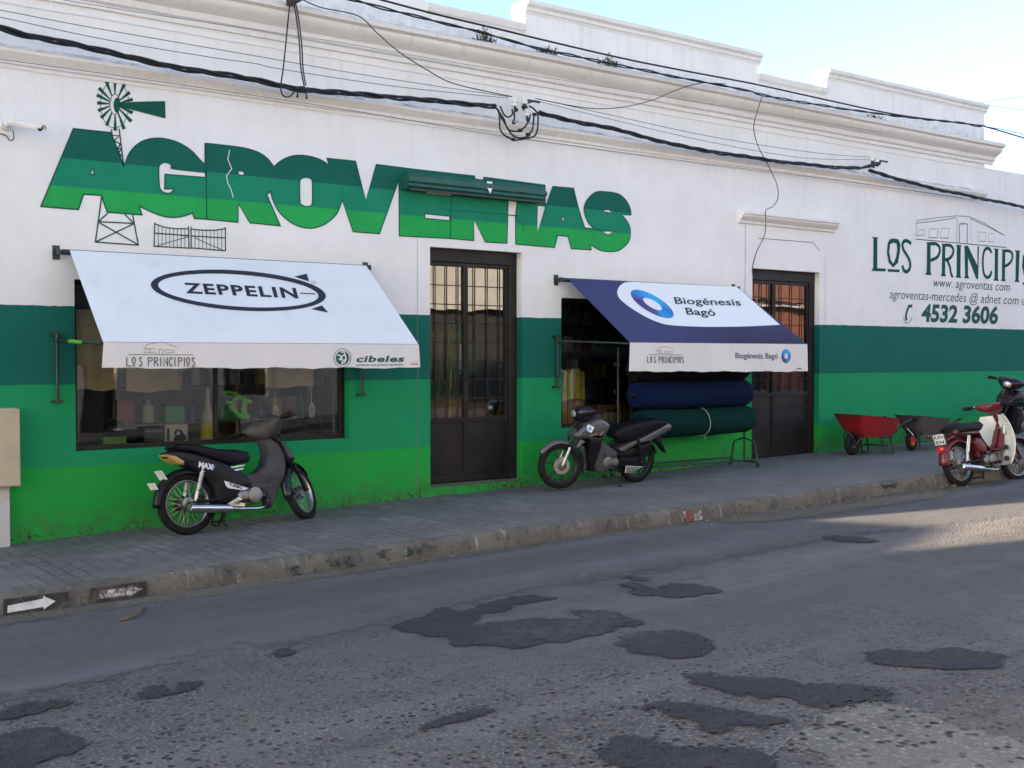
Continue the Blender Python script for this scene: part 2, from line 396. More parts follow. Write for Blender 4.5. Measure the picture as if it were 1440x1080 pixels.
def kerb_mat():
    m,t=newmat('kerb_concrete')
    geo=t.n('ShaderNodeNewGeometry'); pos=geo.outputs['Position']
    c=t.mix(t.rng(t.noise(pos,2.0,7,.65),.35,.65),(.150,.141,.124),(.080,.075,.066))
    stv=t.n('ShaderNodeVectorMath',{0:pos,1:(14.0,3.0,2.0)},operation='MULTIPLY')
    c=t.mix(t.rng(t.noise(stv.outputs[0],1.0,6,.6),.60,.72,.0,.8),c,(.34,.33,.30))
    c=t.mix(t.rng(t.noise(pos,9,8,.7),.54,.68,.0,.85),c,(.04,.038,.034))
    t.L.new(c,t.b.inputs['Base Color']); t.b.inputs['Roughness'].default_value=.88
    bp=t.n('ShaderNodeBump',{'Strength':.9,'Distance':.02,'Height':t.noise(pos,22,7,.65)}); t.L.new(bp.outputs[0],t.b.inputs['Normal'])
    return m
M_KERB=kerb_mat()

M_DARKMETAL=mat('dark_brown_paint',(.012,.010,.011),.5,spec=.3,var=.15,scale=5,bump=.08,bscale=90,dirt=(.06,.05,.045),dirt_amt=.35)
M_BLACKIRON=mat('black_iron',(.02,.022,.022),.5,var=.2,scale=12)
M_GREENIRON=mat('dark_green_iron',(.012,.03,.028),.45,var=.2,scale=12)
M_GLASS=glass('window_glass',refl=.05)
M_GLASSD=glass('door_glass',refl=.16)
M_INT=mat('interior_plaster',(.45,.40,.33),.9,var=.2,scale=2)
M_INTF=mat('interior_floor',(.12,.08,.06),.6,var=.25,scale=4)
M_BEIGE=mat('beige_render',(.72,.65,.57),.85,var=.1,scale=2,bump=.2)
M_BRICK=mat('red_roof_tile',(.30,.11,.07),.85,var=.35,scale=9,bump=.4,bscale=25)
M_GREYW=mat('grey_render',(.70,.64,.57),.85,var=.12,scale=2,bump=.2)
M_ROOFD=mat('dark_eaves',(.05,.045,.04),.8,var=.2)

# ================================================================== ground, road, pavement, kerb
def sheet(name, m, fn, xs, ys, parent=None):
    b=MB(); nx,ny=len(xs),len(ys)
    vs=[fn(x,y) for x in xs for y in ys]
    b.add(vs,[(i*ny+j,(i+1)*ny+j,(i+1)*ny+j+1,i*ny+j+1) for i in range(nx-1) for j in range(ny-1)])
    return b.build(name,m,parent,smooth=True)
M_GROUND=mat('bare_earth',(.13,.11,.085),.95,var=.3,scale=.4,bump=.4,bscale=3)
struct(sheet('ground',M_GROUND,lambda x,y:(x,y,.0235*x-.45 if abs(x)<300 else (.0235*300*(1 if x>0 else -1)-.45)),[-900,-300,300,900],[-900,0,900]))
xs=[-60+i*.5 for i in range(0,240)]
struct(sheet('road',M_ROAD,lambda x,y:(x,y,SW(x)-KH),xs,[-12.2+i*.3 for i in range(0,34)]))
# pavement with a slightly uneven surface, edge follows the kerb
b=MB(); ys=[0.3,0.0,-.5,-1.0,-1.5,-1.9]
rows=[]
for x in xs:
    yk=KY(x)+.14
    rr=[(x,y,SW(x)+.006*math.sin(x*2.1+y*3)) for y in ys]+[(x,yk,SW(x))]
    rows.append(rr)
n=len(rows[0]); b.add([p for r in rows for p in r],[(i*n+j,(i+1)*n+j,(i+1)*n+j+1,i*n+j+1) for i in range(len(rows)-1) for j in range(n-1)])
struct(b.build('pavement',M_PAVE,smooth=True))
b=MB(); rnd=random.Random(3)
kx=[-60+i*1.0 for i in range(0,60)]+[i*.06 for i in range(0,340)]+[20.4+i for i in range(0,40)]
kr=[]
for x in kx:
    yk=KY(x); s=SW(x); j=lambda a: rnd.uniform(-a,a)
    brk=1.0 if 10.7<x<13.9 else 0.25
    if 0<x<21:
        ch=max(0,math.sin(x*7.3)+math.sin(x*3.1+1)-1.0)*(.11 if brk==1 else .05)*brk
        joint=.035 if (x*1.0%1.83)<.06 else 0
    else: ch=joint=0
    kr.append([(x,yk+.15,s+.001),(x,yk+.12,s+.004+j(.003*brk)),(x,yk+.045+j(.012*brk),s-.002-ch*.4-joint+j(.006*brk)),(x,yk+.012+ch+joint+j(.012*brk),s-.028-ch-joint+j(.012*brk)),
      (x,yk-.004+joint+ch*.5+j(.010*brk),s-.08+j(.012*brk)),(x,yk-.012+j(.008),s-KH-.02)])
n=6; b.add([p for r in kr for p in r],[(i*n+j,(i+1)*n+j,(i+1)*n+j+1,i*n+j+1) for i in range(len(kr)-1) for j in range(n-1)])
kerb=struct(b.build('kerb',M_KERB,smooth=True,angle=50))
from mathutils import noise as MN
def rough_poly(px, fn, jit=.02, step=.06, seed=1):
    P=[fn(u,v) for u,v in px]; P=[(p.x,p.y) for p in P]
    P=smooth2(P,1); P=resample(P,step*.45); out=[]
    for x,y in P:
        a=MN.noise_vector(Vector((x*4.1,y*4.1,seed)))*jit*2.2+MN.noise_vector(Vector((x*17,y*17,seed+9)))*jit*1.3+MN.noise_vector(Vector((x*50,y*50,seed+5)))*jit*.6
        out.append((x+a.x,y+a.y))
    return out
def road_piece(name, m, px, h, jit=.02, step=.06, seed=1, cell=.035):
    P=[GR(u,v) for u,v in px]; P=smooth2([(p.x,p.y) for p in P],1); n=len(P); mg=.07
    x0=min(p[0] for p in P)-mg; x1=max(p[0] for p in P)+mg; y0=min(p[1] for p in P)-mg; y1=max(p[1] for p in P)+mg
    nx=int((x1-x0)/cell)+2; ny=int((y1-y0)/cell)+2; E=list(zip(P,P[1:]+P[:1])); D=[]
    for i in range(nx):
        x=x0+i*cell
        for j in range(ny):
            y=y0+j*cell; best=1e9; ins=False
            for (ax,ay),(bx,by) in E:
                dx,dy=bx-ax,by-ay; l=dx*dx+dy*dy; tt=((x-ax)*dx+(y-ay)*dy)/l if l>0 else 0; tt=0 if tt<0 else (1 if tt>1 else tt)
                q=(ax+dx*tt-x)**2+(ay+dy*tt-y)**2
                if q<best: best=q
                if (ay>y)!=(by>y) and x<(bx-ax)*(y-ay)/(by-ay)+ax: ins=not ins
            D.append(math.sqrt(best)*(1 if ins else -1))
    b=MB(); idx={}; vs=[]; sdv=[]
    def vid(i,j):
        k=i*ny+j
        if k not in idx: idx[k]=len(vs); x=x0+i*cell; vs.append((x,y0+j*cell,SW(x)-KH+h)); sdv.append(D[k])
        return idx[k]
    fs=[]
    for i in range(nx-1):
        for j in range(ny-1):
            if max(D[i*ny+j],D[(i+1)*ny+j],D[i*ny+j+1],D[(i+1)*ny+j+1])>-mg: fs.append((vid(i,j),vid(i+1,j),vid(i+1,j+1),vid(i,j+1)))
    b.add(vs,fs); o=b.build(name,m,fix=False); at=o.data.attributes.new('sd','FLOAT','POINT'); at.data.foreach_set('value',sdv)
    return struct(o)
def road_piece_old(name, m, px, h, jit=.02, step=.06, seed=1):
    P=rough_poly(px,lambda u,v:GR(u,v),jit,step,seed); b=MB()
    b.poly([P],lambda x,y:(x,y,SW(x)-KH+h)); n=len(P)
    b.add([(x,y,SW(x)-KH+h) for x,y in P]+[(x,y,SW(x)-KH-.02) for x,y in P],[(i,(i+1)%n,n+(i+1)%n,n+i) for i in range(n)])
    return struct(b.build(name,m))
# smooth strip along the kerb
road_piece('gutter_strip',M_STRIP,[(-120,905),(0,872),(215,842),(540,794),(760,762),(980,728),(1130,709),(1330,685),(1500,668),(1500,715),(1440,724),(1150,760),(960,798),(850,815),(720,832),(560,872),(380,915),(330,905),(200,945),(60,972),(-120,1005)],.003,.035,.10,5,.085)
road_piece('worn_concrete',M_CONC,[(1095,1052),(1130,1032),(1165,1000),(1235,988),(1300,1000),(1345,1022),(1450,1046),(1500,1060),(1500,1140),(1180,1140),(1165,1068)],.0045,.03,.08,6,.06)
Z5=lambda L:[(480+x/2.4545,640+y/2.4545) for x,y in L]
Z6=lambda L:[(960+x/2.4545,640+y/2.4545) for x,y in L]
PATCHES=[
 Z5([(160,590),(240,568),(330,548),(325,530),(370,528),(400,545),(470,525),(540,500),(620,485),(745,490),(720,505),(600,515),(560,540),(470,560),(440,590),(520,580),(700,562),(840,570),(780,545),(800,535),(960,545),(965,558),(1040,570),(1050,585),(1000,598),(950,592),(940,612),(860,622),(800,645),(700,652),(640,668),(560,672),(500,655),(400,668),(370,650),(330,640),(300,622),(200,605)]),
 Z5([(965,424),(1010,418),(1070,430),(1060,440),(1000,432)])+[],
 Z5([(940,450),(1020,440),(1090,462),(1140,446),(1178,445)])+Z6([(60,448),(120,460),(135,475),(60,490),(0,497)])+Z5([(1120,492),(1010,485),(1005,470),(985,455)]),
 Z5([(945,640),(1000,615),(1100,607),(1178,610)])+Z6([(60,625),(115,650),(120,670),(60,698),(0,704)])+Z5([(1120,702),(1010,690),(960,668)]),
 Z6([(0,752),(60,748),(120,765),(280,768),(400,790),(520,795),(600,790),(690,815),(735,845),(720,862),(640,850),(560,862),(500,880),(430,875),(370,850),(360,835),(300,835),(280,850),(180,825),(60,800)]),
 Z5([(1035,880),(1060,858),(1110,852),(1178,860)])+Z6([(40,862),(180,885),(260,900),(375,910),(340,940),(280,948),(180,940),(160,958),(100,960),(40,935),(20,910)])+Z5([(1160,905),(1090,890)]),
 Z5([(880,1045),(930,985),(1000,970),(1090,975),(1160,1005)])+Z6([(40,1010),(210,1010),(290,1035),(330,1060),(300,1110)])+Z5([(1000,1100),(940,1070)]),
 Z6([(612,682),(700,672),(820,682),(920,668),(1050,672),(1110,705),(1130,745),(1040,740),(960,745),(850,738),(700,732),(650,715)]),
 Z6([(455,285),(500,278),(600,285),(700,298),(620,306),(540,300)]),
 Z5([(255,945),(330,912),(430,880),(480,872),(540,885),(500,900),(400,920),(300,955)]),
 [(-20,1045),(20,1030),(70,1022),(115,1035),(125,1052),(80,1065),(40,1090),(-20,1090)],
 [(380,915),(400,911),(416,914),(412,922),(388,924)],
 [(185,975),(240,962),(290,958),(285,968),(230,978),(195,985)],
 [(2,1000),(60,985),(110,988),(60,1002),(5,1015)],
]
for i,p in enumerate(PATCHES): road_piece('tar_patch',M_PATCH,p,.0075+.0006*(i%3),.015,.05,20+i)
# pale concrete joints and cracks
def crack(px,w,seed,m=M_SEAL,fn=GR,h=.0062):
    rd=random.Random(seed); P=[fn(u,v) for u,v in px]; pts=[]
    for a,c in zip(P,P[1:]):
        k=max(2,int((c-a).length/.07))
        for q in range(k):
            p=a.lerp(c,q/k); pts.append((p.x+rd.uniform(-.012,.012),p.y+rd.uniform(-.012,.012)))
    b=MB(); n=len(pts); L=[];Rr=[]
    for i,(x,y) in enumerate(pts):
        ww=w*rd.uniform(.2,1.2); L.append((x,y+ww)); Rr.append((x+.3*ww,y-ww))
    zz=lambda p:(p[0],p[1],SW(p[0])-KH+h)
    b.add([zz(p) for p in L]+[zz(p) for p in Rr],[(i,i+1,n+i+1,n+i) for i in range(n-1)])
    return struct(b.build('road_joint',m))
crack([(800,968),(870,945),(925,938)],.007,1)
crack([(960,968),(1060,985),(1270,935),(1440,890)],.006,2)
crack([(960,815),(1050,800),(1150,775)],.006,3)
crack([(270,880),(345,912),(380,930),(460,990),(560,1010),(650,1080)],.008,4)
crack([(640,1000),(820,965)],.006,5)
crack([(1060,1078),(1165,1000)],.008,8)
crack([(1300,752),(1440,732)],.006,9,M_PATCH)
# grit and dirt washed along the kerb
M_GRIT=road_mat('gutter_dirt',(.125,.116,.10),(.08,.074,.064),(.26,.24,.20),60.,.5,.5,.9,.4,cut=(.12,.10))
road_piece('gutter_dirt',M_GRIT,[(-60,893),(0,878),(215,850),(540,801),(760,769),(980,737),(1120,719),(1330,692),(1420,681),(1420,676),(1330,684),(1120,706),(980,726),(760,758),(540,789),(215,834),(0,861),(-60,874)],.0055,0,0,1,.05)
road_piece('gutter_dirt',M_GRIT,[(1010,738),(1130,730),(1240,712),(1340,700),(1330,680),(1130,704),(1000,722)],.0065,0,0,1,.05)
# kerb paint marks (thin coats on the kerb's face)
M_KBLACK=mat('black_kerb_paint',(.016,.016,.017),.7,var=.5,scale=14,dirt=(.13,.12,.10),dirt_amt=.8,dscale=9)
M_KWHITE=mat('white_kerb_paint',(.62,.64,.66),.7,var=.15,scale=20,dirt=(.12,.11,.10),dirt_amt=.75,dscale=10)
M_KWHITE2=mat('worn_white_kerb_paint',(.42,.41,.39),.7,var=.3,scale=20,dirt=(.05,.05,.05),dirt_amt=.95,dscale=12)
for _m,_a,_b in ((M_KWHITE2,.44,.60),(M_KBLACK,.34,.44)):
    _t=NT(_m); _p=_t.n('ShaderNodeNewGeometry').outputs['Position']; _t.L.new(_t.rng(_t.noise(_p,11,7,.72),_a,_b),_t.b.inputs['Alpha'])
M_KRED=mat('red_kerb_paint',(.16,.035,.03),.7,var=.3,scale=20,dirt=(.2,.18,.16),dirt_amt=.6,dscale=14)
M_KGREEN,_t=newmat('green_kerb_paint'); _p=_t.n('ShaderNodeNewGeometry').outputs['Position']; _t.b.inputs['Base Color'].default_value=(.016,.048,.036,1); _t.b.inputs['Roughness'].default_value=.85
_t.L.new(_t.rng(_t.noise(_p,9,7,.7),.50,.60,0.,.85),_t.b.inputs['Alpha'])
def kface(x,t,off):    # t 0..1 bottom..top
    return (x,KY(x)-.026-off+.024*t,SW(x)-KH+.006+t*(KH-.03))
def kpaint(name,m,poly,off):
    P=resample(poly,.03); b=MB(); b.poly([P],lambda x,t:kface(x,t,off)); return b.build(name,m,kerb)
kq=lambda u:W(u,845,KY(W(u,845,-2.45).x)).x
kpaint('black_square',M_KBLACK,[(kq(3),.02),(kq(95),.02),(kq(96),.93),(kq(5),.95)],.004)
kpaint('painted_arrow',M_KWHITE,[(kq(9),.16),(kq(60),.22),(kq(60),.08),(kq(77),.46),(kq(60),.86),(kq(60),.70),(kq(10),.56)],.008)
kpaint('black_square',M_KBLACK,[(kq(124),.04),(kq(205),.05),(kq(206),.93),(kq(126),.93)],.004)
kpaint('painted_arrow',M_KWHITE2,[(kq(136),.25),(kq(180),.25),(kq(180),.14),(kq(200),.5),(kq(180),.85),(kq(180),.72),(kq(136),.70)],.008)
kpaint('red_stripe',M_KWHITE2,[(8.74,.05),(9.06,.05),(9.06,.95),(8.74,.95)],.004)
kpaint('red_stripe',M_KRED,[(8.83,.05),(8.94,.05),(8.94,.95),(8.83,.95)],.007)
kpaint('green_smear',M_KGREEN,[(4.25,.03),(5.05,.03),(5.05,.9),(4.25,.75)],.004)
kpaint('green_smear',M_KGREEN,[(5.08,.2),(5.55,.3),(5.55,.95),(5.08,.95)],.004)
# opposite pavement (behind the camera)
b=MB(); b.add([(-60,-12.2,SW(-60)-.02),(60,-12.2,SW(60)-.02),(60,-14.6,SW(60)),(-60,-14.6,SW(-60))],[(0,1,2,3)]); b.add([(-60,-12.2,SW(-60)-.02),(60,-12.2,SW(60)-.02),(60,-12.2,SW(60)-.3),(-60,-12.2,SW(-60)-.3)],[(0,1,2,3)])
struct(b.build('opposite_pavement',M_PAVE))

# ================================================================== the shop
shop=thing('shop_building','long white and green painted corner shop with large painted lettering','shop',(10,0,SW(10)))
XL,XR=-2.6,19.05
OPEN=[(3.12,6.17,.945,2.66),(7.27,8.65,.31,3.215),(9.29,12.27,.945,2.66),(12.94,14.49,.325,3.21)]
DEP=[.13,.142,.10,.125]
def wall_grid(b, x0,x1,z0,z1,holes,Y,mi=0):
    X=sorted({x0,x1}|{h[0] for h in holes}|{h[1] for h in holes}); Z=sorted({z0,z1}|{h[2] for h in holes}|{h[3] for h in holes})
    for i in range(len(X)-1):
        for j in range(len(Z)-1):
            cx,cz=(X[i]+X[i+1])/2,(Z[j]+Z[j+1])/2
            if any(h[0]<cx<h[1] and h[2]<cz<h[3] for h in holes): continue
            b.add([(X[i],Y,Z[j]),(X[i+1],Y,Z[j]),(X[i+1],Y,Z[j+1]),(X[i],Y,Z[j+1])],[(0,1,2,3)],mi)
b=MB(); wall_grid(b,XL,XR,-.4,5.75,OPEN,0.0); wall_grid(b,XR,34,-.4,5.30,[],0.0)
for (x0,x1,z0,z1) in OPEN:
    e=.30
    b.add([(x0,0,z0),(x0,e,z0),(x0,e,z1),(x0,0,z1)],[(0,1,2,3)]); b.add([(x1,0,z0),(x1,e,z0),(x1,e,z1),(x1,0,z1)],[(0,3,2,1)])
    b.add([(x0,0,z1),(x0,e,z1),(x1,e,z1),(x1,0,z1)],[(0,1,2,3)]); b.add([(x0,0,z0),(x0,e,z0),(x1,e,z0),(x1,0,z0)],[(0,3,2,1)])
b.add([(XL,0,-.4),(XL,9,-.4),(XL,9,5.75),(XL,0,5.75)],[(0,1,2,3)])
b.add([(XR,0,5.3),(XR,9,5.3),(XR,9,5.75),(XR,0,5.75)],[(0,1,2,3)])
b.add([(34,0,-.4),(34,9,-.4),(34,9,5.3),(34,0,5.3)],[(0,1,2,3)])
b.build('facade_wall',M_WALL,shop,fix=False)
# roof slab and the rooms behind
b=MB(); b.bb((XL,.3,5.2),(XR,9,5.35)); b.bb((XR+.002,.3,5.1),(34,9,5.25)); b.bb((XL,8.9,-.4),(34,9.0,5.2)); b.build('roof',M_GREYW,shop)
b=MB(); wall_grid(b,XL+.02,18.9,-.1,4.2,OPEN,.302)
b.add([(XL+.02,.3,4.2),(18.9,.3,4.2),(18.9,4.5,4.2),(XL+.02,4.5,4.2)],[(0,1,2,3)]); b.add([(XL+.02,4.5,0),(18.9,4.5,0),(18.9,4.5,4.2),(XL+.02,4.5,4.2)],[(0,1,2,3)])
for x in(XL+.02,6.75,12.6,18.9): b.add([(x,.3,0),(x,4.5,0),(x,4.5,4.2),(x,.3,4.2)],[(0,1,2,3)])
b.build('interior_wall',M_INT,shop)
b=MB(); b.add([(XL+.02,.3,.33),(18.9,.3,.33),(18.9,4.5,.33),(XL+.02,4.5,.33)],[(0,1,2,3)]); b.build('interior_floor',M_INTF,shop)
# mouldings: profile (out, z) swept along the wall
def mould(name, prof, x0, x1, m=M_MOULD, ret=True, wob=.004):
    b=MB(); n=len(prof); k=max(2,int((x1-x0)/.45)); rd=random.Random(hash(name)%99+int(x0*10))
    X=[x0+(x1-x0)*i/k for i in range(k+1)]; rings=[]
    for x in X:
        dz=rd.uniform(-wob,wob); rings.append([Vector((x,-o,z+dz)) for o,z in prof])
    for i in range(k):
        b.add(rings[i]+rings[i+1],[(j,j+1,n+j+1,n+j) for j in range(n-1)])
    b.add(rings[0],[tuple(range(n))]); b.add(rings[-1],[tuple(reversed(range(n)))])
    return b.build(name,m,shop,smooth=True,angle=28)
mould('cornice',[(-.02,5.36),(.03,5.36),(.035,5.41),(.07,5.43),(.085,5.49),(.15,5.53),(.20,5.57),(.215,5.60),(.215,5.63),(.27,5.65),(.275,5.70),(.255,5.715),(-.02,5.76)],XL,XR+.22)
mould('lower_moulding',[(-.02,4.655),(.012,4.655),(.014,4.69),(.035,4.70),(.04,4.735),(.085,4.78),(.10,4.80),(.10,4.83),(-.02,4.90)],XL,XR-.06)
mould('fillet',[(-.02,5.27),(.012,5.27),(.012,5.29),(-.02,5.295)],XL,XR)
BLK=[(XL,1.25),(2.75,7.22),(8.69,13.03),(14.62,19.02)]
LOW=[(1.25,2.75),(7.22,8.69),(13.03,14.62)]
b=MB()
for x0,x1 in BLK: b.bb((x0,0.0,5.72),(x1,.26,6.30))
for x0,x1 in LOW: b.bb((x0+.002,0.004,5.72),(x1-.002,.25,6.04))
b.build('parapet',M_WALL,shop)
for i,(x0,x1) in enumerate(BLK): mould('coping',[(-.28,6.29),(.004,6.26),(.014,6.29),(.03,6.30),(.032,6.34),(.07,6.37),(.075,6.42),(-.28,6.43)],x0-.004 if i else x0,x1+.05)
for i,(x0,x1) in enumerate(LOW): mould('coping',[(-.26,6.02),(.003,6.0),(.012,6.02),(.03,6.03),(.05,6.07),(.055,6.115),(-.26,6.12)],x0+.002,x1-.004)
# lintel hood over the second door
mould('door_hood',[(-.01,3.86),(.035,3.865),(.045,3.90),(.09,3.925),(.12,3.96),(.125,3.985),(.15,3.99),(.15,4.03),(-.01,4.055)],12.60,14.80)
# flat strips round the doors, groove shade painted in as darker colour
M_GROOVE=mat('painted_groove_shade',(.16,.18,.18),.9)
M_GROOVESHG=mat('green_groove_shade',(.01,.12,.05),.9)
M_GROOVESHW=mat('pale_groove_shade',(.42,.42,.43),.9)
b=MB()
WX=lambda x,z:(x,-.0035,z)
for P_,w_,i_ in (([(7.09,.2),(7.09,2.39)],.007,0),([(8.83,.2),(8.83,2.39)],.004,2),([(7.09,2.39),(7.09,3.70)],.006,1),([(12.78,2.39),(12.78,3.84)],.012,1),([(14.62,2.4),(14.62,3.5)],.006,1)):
    b=MB(); b.strip(P_,w_,WX,0); b.build('painted_groove_shade',[M_GROOVE,M_GROOVESHW,M_GROOVESHG][i_],shop)
b=MB()
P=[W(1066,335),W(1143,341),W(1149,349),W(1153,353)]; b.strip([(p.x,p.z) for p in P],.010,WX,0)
b.build('painted_groove_shade',M_GROOVE,shop)
# thresholds
M_STEP=mat('worn_step',(.16,.15,.14),.85,var=.25,scale=8,bump=.4)
for A_,B_ in (((7.272,-.0,.20),(8.648,.3,.318)),((12.942,0,.2),(14.488,.3,.332))):
    b=MB(); b.bb(A_,B_); b.build('doorstep',M_STEP,shop)
b=MB()
b.slab([(7.10,.05),(8.86,.05),(8.84,.245),(8.70,.305),(7.12,.305)],lambda x,z,y:(x,y,z),-.035,-.001)
b.build('step_face',M_WALL,shop,bevel=.008)

# windows ------------------------------------------------------------
def window(x0,x1,z0,z1,Y,mull,grid=None):
    f=MB(); w=.045
    f.bb((x0,Y-.02,z0),(x1,Y+.03,z0+w)); f.bb((x0,Y-.02,z1-w),(x1,Y+.03,z1)); f.bb((x0,Y-.02,z0+w),(x0+w,Y+.03,z1-w)); f.bb((x1-w*1.6,Y-.02,z0+w),(x1,Y+.03,z1-w))
    for m_ in mull: f.bb((m_-.022,Y-.02,z0+w),(m_+.022,Y+.03,z1-w))
    wo=f.build('window',M_DARKMETAL,shop,bevel=.004)
    g=MB(); E=[x0+w]+list(mull)+[x1-w*1.6]
    for a,c in zip(E,E[1:]):
        a2,c2=a+(.022 if a in mull else 0),c-(.022 if c in mull else 0)
        g.add([(a2,Y,z0+w),(c2,Y,z0+w),(c2,Y,z1-w),(a2,Y,z1-w)],[(0,1,2,3)])
    g.build('pane',M_GLASS,wo,fix=False)
    return wo
w1=window(3.122,6.168,.947,2.658,DEP[0],[4.62])
w2=window(9.292,12.268,.947,2.658,DEP[2],[10.60,11.45])
# bars at the upper left of the second window, seen inside
b=MB()
for x in(9.40,9.52,9.64,9.76,9.88,10.0,10.12,10.24,10.36,10.48): b.cyl((x,.16,1.0),(x,.16,2.62),.006,6)
for z in(2.36,): b.bb((9.34,.152,z-.012),(10.58,.168,z+.012))
b.build('window_bars',M_BLACKIRON,w2)
# doors ---------------------------------------------------------------
M_CHROME=mat('worn_chrome',(.55,.55,.55),.22,1.0,var=.15,scale=10)
def door(x0,x1,z0,z1,Y,frac,pz,hz,handle):
    f=MB(); fw=.075
    f.bb((x0,Y-.03,z1-.16),(x1,Y+.06,z1)); f.bb((x1-.13,Y-.03,z0),(x1,Y+.06,z1-.16)); f.bb((x0,Y-.03,z0),(x0+.03,Y+.06,z1-.16))
    do=f.build('door',M_DARKMETAL,shop,bevel=.006)
    xs0,xs1=x0+.03,x1-.13; xm=xs0+(xs1-xs0)*frac
    g=MB(); gr=MB()
    for a,c in((xs0,xm),(xm,xs1)):
        lf=MB(); st=.035
        lf.bb((a+.003,Y-.012,z0+.015),(a+st,Y+.03,z1-.163)); lf.bb((c-st,Y-.012,z0+.015),(c-.003,Y+.03,z1-.163))
        lf.bb((a+st,Y-.012,z1-.21),(c-st,Y+.03,z1-.163)); lf.bb((a+st,Y-.012,pz-.03),(c-st,Y+.03,pz+.03)); lf.bb((a+st,Y-.012,z0+.015),(c-st,Y+.03,z0+.10))
        lf.bb((a+st,Y+.004,z0+.10),(c-st,Y+.024,pz-.03)); lf.bb((a+st,Y-.004,pz-.20),(c-st,Y+.02,pz-.185))
        lf.build('door_leaf',M_DARKMETAL,do,bevel=.003)
        g.add([(a+st,Y+.02,pz+.03),(c-st,Y+.02,pz+.03),(c-st,Y+.02,z1-.21),(a+st,Y+.02,z1-.21)],[(0,1,2,3)])
        nb=3
        for i in range(nb): x=a+st+(c-a-2*st)*(i+.55)/nb; gr.bb((x-.005,Y-.008,pz+.03),(x+.005,Y+.004,z1-.21))
        nh=8
        for i in range(1,nh): z=pz+.03+(z1-.21-pz-.03)*i/nh; gr.bb((a+st,Y-.002,z-.005),(c-st,Y+.008,z+.005))
    g.build('glass_pane',M_GLASSD,do,fix=False); gr.build('grille',M_DARKMETAL,do)
    h=MB(); hx=xm+handle
    h.tube([(hx,Y-.01,hz),(hx,Y-.05,hz),(hx,Y-.05,hz+.22),(hx,Y-.01,hz+.22)],.009,8); h.build('handle',M_CHROME if handle>.2 else M_BLACKIRON,do,smooth=True)
    return do
door(7.272,8.648,.318,3.213,DEP[1],.47,1.10,1.35,-.03)
door(12.942,14.488,.332,3.208,DEP[3],.42,1.30,1.95,.42)

# ================================================================== houses seen in the panes, then unseen blockers added to shade the street
def house(name,label,x0,x1,y0,y1,h,m,roofm,openings=(),front=None,eave=.35,cat='house'):
    t=thing(name,label,cat,((x0+x1)/2,(y0+y1)/2,SW((x0+x1)/2)))
    b=MB(); zf=min(SW(x0),SW(x1))-.5
    if front is None: b.bb((x0,y0,zf),(x1,y1,h))
    else:
        Y=y1
        b2=[o for o in openings]
        wall_grid(b,x0,x1,zf,h,b2,Y); b.add([(x0,y0,zf),(x0,Y,zf),(x0,Y,h),(x0,y0,h)],[(0,1,2,3)]); b.add([(x1,y0,zf),(x1,Y,zf),(x1,Y,h),(x1,y0,h)],[(0,1,2,3)]); b.add([(x0,y0,zf),(x1,y0,zf),(x1,y0,h),(x0,y0,h)],[(0,1,2,3)])
        for o in openings:
            b.add([(o[0],Y,o[2]),(o[0],Y-.2,o[2]),(o[0],Y-.2,o[3]),(o[0],Y,o[3])],[(0,1,2,3)]); b.add([(o[1],Y,o[2]),(o[1],Y-.2,o[2]),(o[1],Y-.2,o[3]),(o[1],Y,o[3])],[(0,1,2,3)])
            b.add([(o[0],Y,o[3]),(o[1],Y,o[3]),(o[1],Y-.2,o[3]),(o[0],Y-.2,o[3])],[(0,1,2,3)]); b.add([(o[0],Y,o[2]),(o[1],Y,o[2]),(o[1],Y-.2,o[2]),(o[0],Y-.2,o[2])],[(0,1,2,3)])
            d=MB(); d.bb((o[0],Y-.22,o[2]),(o[1],Y-.2,o[3])); d.build('window' if o[2]>.6 else 'door',M_ROOFD,t)
    b.build('wall',m,t)
    r=MB(); r.bb((x0-.1,y0-.1,h+.002),(x1+.1,y1+eave,h+.16)); r.build('roof',roofm,t)
    return t
house('house','beige rendered house across the street with dark eaves',2.0,21.5,-24,-14.6,6.6,M_BEIGE,M_ROOFD,[(4.2,5.4,1.0,2.6),(7.2,8.0,.2,2.5),(10.6,11.7,.9,2.6),(14.6,20.6,.2,3.2)],1)
house('house','pale house across the street left of the beige one',-22,1.5,-23,-14.6,6.2,M_GREYW,M_ROOFD,[(-3,-1.8,1.0,2.5),(-8,-6.9,.0,2.4)],1)
tl=house('house','red brick house with a tiled roof across the street',22.5,48,-25,-14.8,3.6,M_BRICK,M_BEIGE,[(25,26.5,1.2,2.7),(29.5,30.6,.6,3.0),(34,35.5,1.2,2.7)],1)
b=MB(); b.slab([(22.3,3.78),(48.2,3.78),(46,6.4),(24.5,6.4)],lambda x,z,y:(x,y+(z-3.78)*-1.6*(1 if y>-20 else -0.0),z),-24.9,-14.3); b.build('tiled_roof',M_BRICK,tl)
th=house('house','tall grey shallow block added out of view on the left to shade the street',-60,-12,0.0,.75,11.4,M_GREYW,M_ROOFD,eave=0)  # unseen block and low rear, added to shade the street around the sun streak
b=MB(); b.bb((-60,.75,-1.5),(-12.01,12,3.2)); b.build('blocker_rear',M_GREYW,th)
b=MB(); b.slab([(XL-.004,-.6),(XL-.004,2.5),(-6.6,3.42),(-11.99,3.9),(-11.99,-.6)],lambda x,z,y:(x,y,z),.02,.24); tag(b.build('sun_blocker_wall',M_GREYW),'pale unseen wall with a sloping top added at the left end of the shop to shape the sun streak','wall')  # unseen wall added, top sloped to set where the sun streak starts

